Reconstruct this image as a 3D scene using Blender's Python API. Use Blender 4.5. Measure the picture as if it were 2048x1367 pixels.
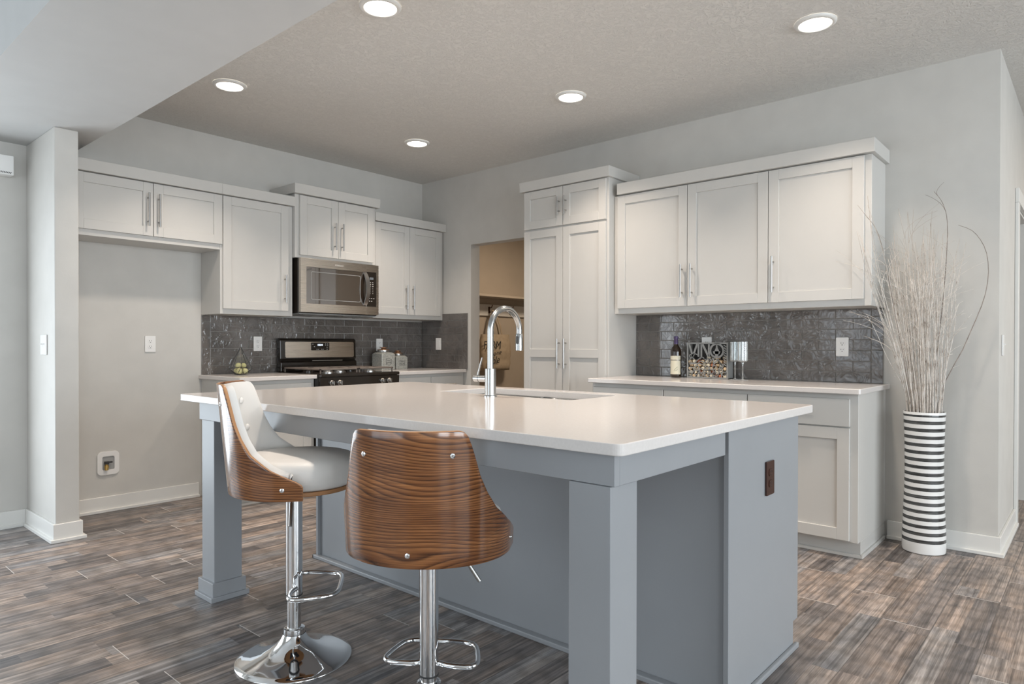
import bpy, bmesh, math, random
from mathutils import Vector, Matrix
PI = math.pi
R = math.radians
random.seed(7)
S = bpy.context.scene
for o in list(bpy.data.objects): bpy.data.objects.remove(o)
COL = S.collection

# ------------------------------------------------------------ camera
cd = bpy.data.cameras.new('camera'); cam = bpy.data.objects.new('camera', cd); COL.objects.link(cam)
F_PX = 1346.6
cd.sensor_width = 36.0; cd.lens = F_PX / 2048 * 36.0
cd.shift_y = 14.5 / 2048
cd.clip_start = 0.05; cd.clip_end = 60
yaw, pitch, roll = R(41.21), R(-0.39), R(0.065)
fw = Vector((math.cos(yaw) * math.cos(pitch), math.sin(yaw) * math.cos(pitch), math.sin(pitch)))
rt = Vector((math.sin(yaw), -math.cos(yaw), 0)); up = rt.cross(fw)
r2 = rt * math.cos(roll) + up * math.sin(roll); u2 = up * math.cos(roll) - rt * math.sin(roll)
m = Matrix((r2, u2, -fw)).transposed().to_4x4()
m.translation = Vector((-4.4783, -5.1180, 1.1439))
cam.matrix_world = m
S.camera = cam

# ------------------------------------------------------------ world, exposure, daylight
S.view_settings.view_transform = 'Standard'; S.view_settings.look = 'None'
S.view_settings.gamma = 1.0; S.view_settings.use_curve_mapping = False
S.view_settings.exposure = 0.12
W = bpy.data.worlds.new('world'); S.world = W; W.use_nodes = True
bg = W.node_tree.nodes['Background']; bg.inputs[0].default_value = (0.80, 0.90, 1.0, 1); bg.inputs[1].default_value = 1.6

def area(name, loc, rot, sx, sy, power, col=(1, 1, 1), spread=180):
    l = bpy.data.lights.new(name, 'AREA'); l.shape = 'RECTANGLE'; l.size = sx; l.size_y = sy
    l.energy = power; l.color = col; l.spread = R(spread)
    o = bpy.data.objects.new(name, l); COL.objects.link(o); o.location = loc; o.rotation_euler = rot
    return o
DAY = (0.86, 0.94, 1.0)
# daylight standing in the window openings
area('daylight_patio_door', (-4.65, 0.16, 1.05), (R(-90), 0, 0), 2.0, 1.95, 48, DAY)
area('daylight_left_window', (-7.33, -3.2, 1.35), (0, R(-90), 0), 2.3, 3.2, 20, DAY)
area('daylight_front_window', (-2.2, -9.23, 1.45), (R(90), 0, 0), 4.4, 2.0, 195, DAY)
area('daylight_front_window_left', (-5.8, -9.23, 1.45), (R(90), 0, 0), 1.6, 2.0, 70, DAY)

# ------------------------------------------------------------ materials
def new_mat(name):
    m = bpy.data.materials.new(name); m.use_nodes = True
    nt = m.node_tree; b = nt.nodes['Principled BSDF']
    return m, nt, b
def setb(b, **k):
    for n, v in k.items():
        n = {'col': 'Base Color', 'rough': 'Roughness', 'metal': 'Metallic', 'trans': 'Transmission Weight', 'coat': 'Coat Weight', 'ior': 'IOR',
             'coatr': 'Coat Roughness', 'spec': 'Specular IOR Level', 'emc': 'Emission Color', 'ems': 'Emission Strength', 'alpha': 'Alpha', 'aniso': 'Anisotropic'}[n]
        if isinstance(v, tuple) and len(v) == 3: v = (*v, 1)
        b.inputs[n].default_value = v
def node(nt, typ, props=None, **ins):
    n = nt.nodes.new(typ)
    for k, v in (props or {}).items(): setattr(n, k, v)
    for k, v in ins.items():
        key = int(k[1:]) if k[0] == 'i' and k[1:].isdigit() else k.replace('_', ' ')
        if isinstance(v, bpy.types.NodeSocket): nt.links.new(v, n.inputs[key])
        else:
            if isinstance(v, tuple) and len(v) == 3 and n.inputs[key].type == 'RGBA': v = (*v, 1)
            n.inputs[key].default_value = v
    return n
def math_n(nt, op, a, b=None, c=None):
    n = nt.nodes.new('ShaderNodeMath'); n.operation = op
    for i, v in enumerate((a, b, c)):
        if v is None: continue
        if isinstance(v, bpy.types.NodeSocket): nt.links.new(v, n.inputs[i])
        else: n.inputs[i].default_value = v
    return n.outputs[0]
def ramp(nt, fac, stops, interp='LINEAR'):
    n = nt.nodes.new('ShaderNodeValToRGB'); nt.links.new(fac, n.inputs[0])
    cr = n.color_ramp; cr.interpolation = interp
    while len(cr.elements) < len(stops): cr.elements.new(0.5)
    for e, (p, c) in zip(cr.elements, stops): e.position = p; e.color = (*c, 1) if len(c) == 3 else c
    return n.outputs[0]
def mixc(nt, f, a, b, mode='MIX'):
    n = nt.nodes.new('ShaderNodeMix'); n.data_type = 'RGBA'; n.blend_type = mode
    for i, v in ((0, f), (6, a), (7, b)):
        if isinstance(v, bpy.types.NodeSocket): nt.links.new(v, n.inputs[i])
        else: n.inputs[i].default_value = (*v, 1) if isinstance(v, tuple) and len(v) == 3 else v
    return n.outputs[2]
def pos(nt): return nt.nodes.new('ShaderNodeNewGeometry').outputs['Position']
def objc(nt): return nt.nodes.new('ShaderNodeTexCoord').outputs['Object']
def bump(nt, b, h, strength=0.3, dist=0.01):
    n = node(nt, 'ShaderNodeBump', Strength=strength, Distance=dist, Height=h)
    nt.links.new(n.outputs[0], b.inputs['Normal'])
def plain(name, col, rough=0.5, metal=0.0, var=0.03, scale=6.0, bmp=0.0, bscale=60.0, **k):
    """paint-like surface: slight procedural variation and optional fine bump"""
    m, nt, b = new_mat(name); setb(b, rough=rough, metal=metal, **k)
    P = objc(nt)
    nz = node(nt, 'ShaderNodeTexNoise', Vector=P, Scale=scale, Detail=3.0)
    c0 = tuple(max(0, c * (1 - var)) for c in col); c1 = tuple(min(1, c * (1 + var)) for c in col)
    nt.links.new(ramp(nt, nz.outputs[0], [(0.3, c0), (0.7, c1)]), b.inputs['Base Color'])
    if bmp:
        n2 = node(nt, 'ShaderNodeTexNoise', Vector=P, Scale=bscale, Detail=4.0)
        bump(nt, b, n2.outputs[0], bmp, 0.004)
    return m
M = {}
M['wall'] = plain('wall_paint', (0.575, 0.558, 0.525), 0.6, bmp=0.08, bscale=180)
M['wall_warm'] = plain('mudroom_paint', (0.46, 0.40, 0.33), 0.6, bmp=0.08, bscale=180)
M['soffit'] = plain('smooth_ceiling_paint', (0.56, 0.565, 0.56), 0.6, var=0.02, bmp=0.03, bscale=90)
M['trim'] = plain('trim_white', (0.74, 0.73, 0.70), 0.35, var=0.01)
M['cab'] = plain('cabinet_white', (0.56, 0.545, 0.517), 0.33, var=0.01)
M['island'] = plain('island_grey', (0.285, 0.296, 0.310), 0.36, var=0.015, bmp=0.02, bscale=250)
M['plastic'] = plain('white_plastic', (0.80, 0.79, 0.77), 0.3, var=0.0)
M['slot'] = plain('dark_slot', (0.05, 0.05, 0.05), 0.5, var=0.0)
M['chrome'] = plain('chrome', (0.86, 0.87, 0.88), 0.05, 1.0, var=0.0)
M['nickel'] = plain('brushed_nickel', (0.44, 0.43, 0.415), 0.30, 1.0, var=0.02)
M['stainless'] = plain('satin_stainless', (0.47, 0.48, 0.48), 0.20, 1.0, var=0.02)
M['black'] = plain('black_enamel', (0.018, 0.014, 0.011), 0.12, var=0.0)
M['iron'] = plain('cast_iron', (0.16, 0.13, 0.11), 0.5, var=0.1, bmp=0.1)
M['leather'] = plain('white_leather', (0.74, 0.72, 0.69), 0.42, var=0.01, bmp=0.06, bscale=300)
M['edge'] = plain('plywood_edge', (0.42, 0.21, 0.09), 0.4, var=0.1)
M['gasket'] = plain('black_rubber', (0.03, 0.03, 0.03), 0.5, var=0.0)
M['brown_plastic'] = plain('brown_plastic', (0.040, 0.014, 0.010), 0.22, var=0.1, scale=60)
M['brass'] = plain('brass', (0.62, 0.42, 0.15), 0.3, 1.0, var=0.05)
M['copper'] = plain('copper_lid', (0.33, 0.17, 0.09), 0.45, 0.8, var=0.1)
M['blackwire'] = plain('black_wire', (0.02, 0.02, 0.022), 0.4, var=0.0)
M['slate'] = plain('slate_metal', (0.26, 0.262, 0.255), 0.45, var=0.05)
M['ink'] = plain('black_ink', (0.02, 0.02, 0.02), 0.6, var=0.0)
M['canvas'] = plain('canvas', (0.42, 0.34, 0.245), 0.85, var=0.08, scale=20, bmp=0.3, bscale=500)
M['bronze'] = plain('oil_bronze', (0.10, 0.05, 0.03), 0.4, 0.7, var=0.05)
M['greybox'] = plain('grey_valve_box', (0.36, 0.36, 0.35), 0.5, var=0.03)
M['cream'] = plain('label_cream', (0.70, 0.66, 0.52), 0.6, var=0.02)
M['green_ink'] = plain('label_green', (0.20, 0.26, 0.17), 0.6, var=0.02)
M['purple'] = plain('purple_foil', (0.10, 0.075, 0.16), 0.3, 0.4, var=0.05)
M['bottle'] = plain('dark_bottle_glass', (0.022, 0.012, 0.006), 0.06, var=0.0, coat=0.5)
M['cork'] = plain('cork', (0.62, 0.45, 0.28), 0.8, var=0.25, scale=90, bmp=0.3, bscale=200)
M['cork_pale'] = plain('pale_cork', (0.76, 0.66, 0.50), 0.8, var=0.18, scale=90, bmp=0.3, bscale=200)
M['cork_red'] = plain('red_cork', (0.42, 0.15, 0.08), 0.8, var=0.2, scale=90)
M['outside'] = plain('patio_concrete', (0.55, 0.55, 0.53), 0.8)
M['whiteprint'] = plain('white_print', (0.62, 0.60, 0.57), 0.5, var=0.0)
def emis(name, col, s):
    m, nt, b = new_mat(name); setb(b, col=(0, 0, 0), emc=col, ems=s); return m
M['led'] = emis('led_diffuser', (1.0, 0.93, 0.82), 9.0)
M['clock'] = emis('clock_digits', (0.75, 0.85, 1.0), 2.5)
M['lcd'] = emis('lcd_dim', (0.45, 0.48, 0.50), 0.35)

def ceiling_mat():
    m, nt, b = new_mat('textured_ceiling'); setb(b, rough=0.75)
    P = pos(nt)
    a = node(nt, 'ShaderNodeTexNoise', Vector=P, Scale=34.0, Detail=3.0, Roughness=0.6, Distortion=1.6)
    c = ramp(nt, a.outputs[0], [(0.42, (0, 0, 0)), (0.52, (1, 1, 1))])
    bump(nt, b, c, 0.6, 0.005)
    nt.links.new(ramp(nt, a.outputs[0], [(0.3, (0.66, 0.64, 0.605)), (0.7, (0.72, 0.70, 0.665))]), b.inputs['Base Color'])
    return m
M['ceiling'] = ceiling_mat()

def quartz():
    m, nt, b = new_mat('quartz'); setb(b, rough=0.13, spec=0.5)
    P = pos(nt)
    a = node(nt, 'ShaderNodeTexNoise', Vector=P, Scale=160.0, Detail=2.0)
    nt.links.new(ramp(nt, a.outputs[0], [(0.35, (0.645, 0.61, 0.585)), (0.6, (0.665, 0.63, 0.605)), (0.75, (0.68, 0.645, 0.62))]), b.inputs['Base Color'])
    return m
M['quartz'] = quartz()

def steel(name, axis, col=(0.60, 0.54, 0.47), rough=0.28):
    m, nt, b = new_mat(name); setb(b, rough=rough, metal=1.0)
    P = objc(nt)
    sc = {'x': (2, 400, 400), 'z': (400, 400, 3)}[axis]
    mp = node(nt, 'ShaderNodeMapping', Vector=P, Scale=sc)
    a = node(nt, 'ShaderNodeTexNoise', Vector=mp.outputs[0], Scale=1.0, Detail=2.0)
    nt.links.new(ramp(nt, a.outputs[0], [(0.3, tuple(c * 0.93 for c in col)), (0.7, tuple(c * 1.05 for c in col))]), b.inputs['Base Color'])
    nt.links.new(math_n(nt, 'MULTIPLY_ADD', a.outputs[0], 0.1, rough - 0.05), b.inputs['Roughness'])
    return m
M['steel'] = steel('brushed_steel', 'x')
M['sinksteel'] = steel('sink_steel', 'x', (0.36, 0.37, 0.37), 0.25)

def glass(name, col=(1, 1, 1), rough=0.0):
    m, nt, b = new_mat(name); setb(b, col=col, rough=rough, trans=1.0, ior=1.45); return m
M['glass'] = glass('clear_glass')
def thin_glass(name):
    m, nt, b = new_mat(name)
    g = node(nt, 'ShaderNodeBsdfGlossy', Roughness=0.02, Color=(1, 1, 1))
    t = node(nt, 'ShaderNodeBsdfTransparent', Color=(0.93, 0.94, 0.92))
    mx = node(nt, 'ShaderNodeMixShader', Fac=0.10)
    nt.links.new(t.outputs[0], mx.inputs[1]); nt.links.new(g.outputs[0], mx.inputs[2])
    nt.links.new(mx.outputs[0], nt.nodes['Material Output'].inputs[0]); return m
M['pane'] = thin_glass('thin_pane')
def fluted():
    m, nt, b = new_mat('fluted_glass')
    g = node(nt, 'ShaderNodeBsdfGlossy', Roughness=0.06, Color=(1, 1, 1)); d = node(nt, 'ShaderNodeBsdfDiffuse', Color=(0.85, 0.87, 0.87))
    t = node(nt, 'ShaderNodeBsdfTransparent', Color=(0.86, 0.88, 0.88)); lw = node(nt, 'ShaderNodeLayerWeight', Blend=0.35)
    m1 = node(nt, 'ShaderNodeMixShader', Fac=math_n(nt, 'MULTIPLY_ADD', lw.outputs[1], 0.6, 0.10)); m2 = node(nt, 'ShaderNodeMixShader', Fac=math_n(nt, 'MULTIPLY_ADD', lw.outputs[1], 0.35, 0.03))
    nt.links.new(t.outputs[0], m1.inputs[1]); nt.links.new(g.outputs[0], m1.inputs[2]); nt.links.new(m1.outputs[0], m2.inputs[1]); nt.links.new(d.outputs[0], m2.inputs[2])
    nt.links.new(m2.outputs[0], nt.nodes['Material Output'].inputs[0]); return m
M['fluted'] = fluted()
def darkglass():
    m, nt, b = new_mat('oven_glass'); setb(b, col=(0.035, 0.024, 0.017), rough=0.04, spec=0.9, coat=1.0, coatr=0.02, ior=1.9)
    return m
M['darkglass'] = darkglass()

def tile_mat():
    m, nt, b = new_mat('glazed_tile'); setb(b, rough=0.12, coat=0.5, coatr=0.04)
    P = pos(nt)
    a = node(nt, 'ShaderNodeTexNoise', Vector=P, Scale=13.0, Detail=2.5, Roughness=0.55, Distortion=0.9)
    c = node(nt, 'ShaderNodeTexNoise', Vector=P, Scale=5.0, Detail=2.0)
    nt.links.new(ramp(nt, c.outputs[0], [(0.3, (0.098, 0.088, 0.081)), (0.7, (0.165, 0.148, 0.136))]), b.inputs['Base Color'])
    bump(nt, b, a.outputs[0], 0.75, 0.018)
    return m
M['tile'] = tile_mat()
M['grout'] = plain('grout', (0.30, 0.285, 0.265), 0.8)

def floor_mat():
    m, nt, b = new_mat('plank_floor')
    P = pos(nt)
    s = node(nt, 'ShaderNodeSeparateXYZ', Vector=P); X, Y = s.outputs[0], s.outputs[1]
    Wd, Ln = 0.178, 1.22
    v = math_n(nt, 'DIVIDE', math_n(nt, 'ADD', Y, 20 * Wd + 0.87 + 60 * Wd), Wd)
    row = math_n(nt, 'FLOOR', v); fv = math_n(nt, 'FRACT', v)
    rn = node(nt, 'ShaderNodeTexWhiteNoise', {'noise_dimensions': '1D'}, W=row)
    u = math_n(nt, 'DIVIDE', math_n(nt, 'ADD', math_n(nt, 'MULTIPLY', rn.outputs[0], Ln), math_n(nt, 'ADD', X, 40.0)), Ln)
    fu = math_n(nt, 'FRACT', u); iu = math_n(nt, 'FLOOR', u)
    # printed strips: two per plank, shorter random boards
    sv = math_n(nt, 'MULTIPLY', v, 2.0); srow = math_n(nt, 'FLOOR', sv); fsv = math_n(nt, 'FRACT', sv)
    sn = node(nt, 'ShaderNodeTexWhiteNoise', {'noise_dimensions': '1D'}, W=math_n(nt, 'ADD', srow, 0.37))
    su = math_n(nt, 'ADD', math_n(nt, 'DIVIDE', X, 0.62), math_n(nt, 'MULTIPLY', sn.outputs[0], 7.0))
    isu = math_n(nt, 'FLOOR', su); fsu = math_n(nt, 'FRACT', su)
    cv = node(nt, 'ShaderNodeCombineXYZ', X=srow, Y=isu, Z=iu)
    cid = node(nt, 'ShaderNodeTexWhiteNoise', {'noise_dimensions': '3D'}, Vector=cv.outputs[0])
    base = ramp(nt, cid.outputs[0], [(0.0, (0.105, 0.096, 0.094)), (0.2, (0.165, 0.145, 0.135)), (0.45, (0.225, 0.185, 0.160)), (0.7, (0.290, 0.245, 0.215)), (0.85, (0.200, 0.192, 0.190)), (1.0, (0.255, 0.235, 0.222))])
    # grain, stretched along X and shifted per strip
    off = node(nt, 'ShaderNodeCombineXYZ', X=math_n(nt, 'MULTIPLY', cid.outputs[0], 37.0), Y=math_n(nt, 'MULTIPLY', cid.outputs[0], 91.0))
    pv = node(nt, 'ShaderNodeVectorMath', {'operation': 'ADD'}, i0=P, i1=off.outputs[0])
    mp = node(nt, 'ShaderNodeMapping', Vector=pv.outputs[0], Scale=(0.75, 30.0, 1.0))
    g1 = node(nt, 'ShaderNodeTexNoise', Vector=mp.outputs[0], Scale=1.6, Detail=6.0, Roughness=0.62, Distortion=0.5)
    mp2 = node(nt, 'ShaderNodeMapping', Vector=pv.outputs[0], Scale=(3.0, 190.0, 1.0))
    g2 = node(nt, 'ShaderNodeTexNoise', Vector=mp2.outputs[0], Scale=1.3, Detail=4.0, Roughness=0.75)
    mp3 = node(nt, 'ShaderNodeMapping', Vector=pv.outputs[0], Scale=(2.0, 6.0, 1.0))
    g3 = node(nt, 'ShaderNodeTexNoise', Vector=mp3.outputs[0], Scale=1.6, Detail=5.0, Roughness=0.6, Distortion=0.8)
    wv = node(nt, 'ShaderNodeTexWave', {'wave_type': 'RINGS', 'rings_direction': 'Y'}, Vector=node(nt, 'ShaderNodeMapping', Vector=pv.outputs[0], Scale=(0.9, 9.0, 1.0)).outputs[0], Scale=2.8, Distortion=3.5, Detail=2.0, Detail_Scale=1.0)
    k1 = ramp(nt, g1.outputs[0], [(0.34, (0.42, 0.41, 0.41)), (0.5, (1.0, 1.0, 1.0)), (0.66, (1.55, 1.55, 1.57))])
    k2 = ramp(nt, g2.outputs[0], [(0.33, (0.66, 0.65, 0.64)), (0.62, (1.22, 1.22, 1.22))])
    k3 = ramp(nt, g3.outputs[0], [(0.36, (0.70, 0.73, 0.78)), (0.5, (1.0, 1.0, 1.0)), (0.64, (1.24, 1.17, 1.10))])
    k4 = ramp(nt, wv.outputs[0], [(0.0, (0.70, 0.68, 0.66)), (0.5, (1.08, 1.08, 1.08))])
    c = mixc(nt, 1.0, base, k1, 'MULTIPLY'); c = mixc(nt, 1.0, c, k2, 'MULTIPLY'); c = mixc(nt, 1.0, c, k3, 'MULTIPLY'); c = mixc(nt, 0.6, c, k4, 'MULTIPLY')
    # seams
    ev = math_n(nt, 'MINIMUM', fv, math_n(nt, 'SUBTRACT', 1.0, fv))
    seam = math_n(nt, 'LESS_THAN', ev, 0.010)
    c = mixc(nt, math_n(nt, 'MULTIPLY', seam, 0.65), c, (0.05, 0.045, 0.042))
    ed = math_n(nt, 'MINIMUM', fu, math_n(nt, 'SUBTRACT', 1.0, fu))
    joint = math_n(nt, 'LESS_THAN', ed, 0.0012)
    inside = math_n(nt, 'GREATER_THAN', ev, 0.03)
    c = mixc(nt, math_n(nt, 'MULTIPLY', math_n(nt, 'MULTIPLY', joint, inside), 0.85), c, (0.62, 0.60, 0.57))
    nt.links.new(c, b.inputs['Base Color'])
    nt.links.new(math_n(nt, 'MULTIPLY_ADD', g1.outputs[0], 0.2, 0.30), b.inputs['Roughness'])
    bump(nt, b, g2.outputs[0], 0.12, 0.003)
    return m
M['floor'] = floor_mat()

def walnut():
    m, nt, b = new_mat('walnut_veneer'); setb(b, rough=0.22, coat=0.75, coatr=0.10)
    uv = nt.nodes.new('ShaderNodeUVMap').outputs[0]
    mp = node(nt, 'ShaderNodeMapping', Vector=uv, Scale=(1.2, 9.0, 1.0))
    w = node(nt, 'ShaderNodeTexNoise', Vector=mp.outputs[0], Scale=1.3, Detail=2.0, Distortion=0.6)
    sp = node(nt, 'ShaderNodeSeparateXYZ', Vector=uv)
    # contour lines of a smooth height field give cathedral grain
    mpc = node(nt, 'ShaderNodeMapping', Vector=uv, Scale=(1.7, 7.0, 1.0), Location=(0.4, 0.9, 0))
    hf = node(nt, 'ShaderNodeTexNoise', Vector=mpc.outputs[0], Scale=1.0, Detail=1.0, Roughness=0.4)
    h = math_n(nt, 'ADD', math_n(nt, 'MULTIPLY', sp.outputs[1], 95.0), math_n(nt, 'MULTIPLY', hf.outputs[0], 17.0))
    ln = math_n(nt, 'FRACT', math_n(nt, 'ADD', h, math_n(nt, 'MULTIPLY', w.outputs[0], 1.5)))
    mpf = node(nt, 'ShaderNodeMapping', Vector=uv, Scale=(7.0, 330.0, 1.0))
    fine = node(nt, 'ShaderNodeTexNoise', Vector=mpf.outputs[0], Scale=1.0, Detail=3.0, Roughness=0.7)
    c = ramp(nt, ln, [(0.0, (0.075, 0.028, 0.011)), (0.2, (0.17, 0.064, 0.021)), (0.5, (0.27, 0.110, 0.038)), (0.85, (0.32, 0.138, 0.050)), (1.0, (0.10, 0.038, 0.014))])
    k = ramp(nt, fine.outputs[0], [(0.32, (0.50, 0.46, 0.42)), (0.55, (1.05, 1.02, 1.0)), (0.7, (1.45, 1.45, 1.4))])
    c = mixc(nt, 1.0, c, k, 'MULTIPLY')
    c = mixc(nt, 1.0, c, ramp(nt, w.outputs[0], [(0.34, (0.70, 0.64, 0.60)), (0.5, (1.0, 1.0, 1.0)), (0.66, (1.28, 1.26, 1.20))]), 'MULTIPLY')
    nt.links.new(c, b.inputs['Base Color'])
    return m
M['walnut'] = walnut()

def galvanised():
    m, nt, b = new_mat('galvanised'); setb(b, rough=0.5, metal=0.35)
    P = objc(nt)
    a = node(nt, 'ShaderNodeTexVoronoi', Vector=P, Scale=130.0)
    c = node(nt, 'ShaderNodeTexNoise', Vector=P, Scale=70.0, Detail=4.0)
    f = math_n(nt, 'ADD', math_n(nt, 'MULTIPLY', a.outputs[0], 0.5), math_n(nt, 'MULTIPLY', c.outputs[0], 0.6))
    nt.links.new(ramp(nt, f, [(0.3, (0.25, 0.26, 0.245)), (0.75, (0.50, 0.50, 0.46))]), b.inputs['Base Color']); return m
M['galv'] = galvanised()
def stripes():
    m, nt, b = new_mat('striped_ceramic'); setb(b, rough=0.16)
    P = objc(nt); s = node(nt, 'ShaderNodeSeparateXYZ', Vector=P)
    nz = node(nt, 'ShaderNodeTexNoise', Vector=P, Scale=9.0, Detail=5.0, Roughness=0.7)
    z = math_n(nt, 'ADD', s.outputs[2], math_n(nt, 'MULTIPLY', math_n(nt, 'SUBTRACT', nz.outputs[0], 0.5), 0.004))
    f = math_n(nt, 'FRACT', math_n(nt, 'DIVIDE', math_n(nt, 'SUBTRACT', z, 0.062), 0.0405))
    on = math_n(nt, 'MULTIPLY', math_n(nt, 'LESS_THAN', f, 0.46), math_n(nt, 'MULTIPLY', math_n(nt, 'GREATER_THAN', z, 0.062), math_n(nt, 'LESS_THAN', z, 0.762)))
    br = node(nt, 'ShaderNodeTexNoise', Vector=node(nt, 'ShaderNodeMapping', Vector=P, Scale=(6, 6, 160)).outputs[0], Scale=1.0, Detail=4.0, Roughness=0.7)
    dk = ramp(nt, br.outputs[0], [(0.35, (0.018, 0.018, 0.018)), (0.6, (0.09, 0.09, 0.088)), (0.8, (0.22, 0.22, 0.21))])
    nt.links.new(mixc(nt, on, (0.80, 0.79, 0.77), dk), b.inputs['Base Color']); return m
M['stripes'] = stripes()
def twig():
    m, nt, b = new_mat('whitewashed_twig'); setb(b, rough=0.8)
    P = pos(nt); a = node(nt, 'ShaderNodeTexNoise', Vector=P, Scale=22.0, Detail=5.0, Roughness=0.8)
    c = ramp(nt, a.outputs[0], [(0.34, (0.26, 0.20, 0.16)), (0.44, (0.58, 0.52, 0.46)), (0.60, (0.78, 0.74, 0.69))])
    z = node(nt, 'ShaderNodeSeparateXYZ', Vector=P).outputs[2]
    tipf = ramp(nt, math_n(nt, 'ADD', math_n(nt, 'MULTIPLY', math_n(nt, 'SUBTRACT', z, 1.45), 1.6), math_n(nt, 'MULTIPLY', math_n(nt, 'SUBTRACT', a.outputs[0], 0.5), 1.2)), [(0.1, (0, 0, 0)), (0.6, (0.85, 0.85, 0.85))])
    nt.links.new(mixc(nt, tipf, c, (0.37, 0.32, 0.28)), b.inputs['Base Color']); return m
M['twig'] = twig()
M['twig_dark'] = plain('bare_twig', (0.27, 0.23, 0.20), 0.8, var=0.3, scale=30)
def artichoke():
    m, nt, b = new_mat('green_ball'); setb(b, rough=0.6)
    P = objc(nt); a = node(nt, 'ShaderNodeTexWave', {'bands_direction': 'Z'}, Vector=P, Scale=45.0, Distortion=6.0, Detail=2.0)
    nt.links.new(ramp(nt, a.outputs[0], [(0.0, (0.34, 0.32, 0.12)), (0.6, (0.55, 0.54, 0.26)), (1.0, (0.66, 0.62, 0.36))]), b.inputs['Base Color']); return m
M['ball'] = artichoke()

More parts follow.
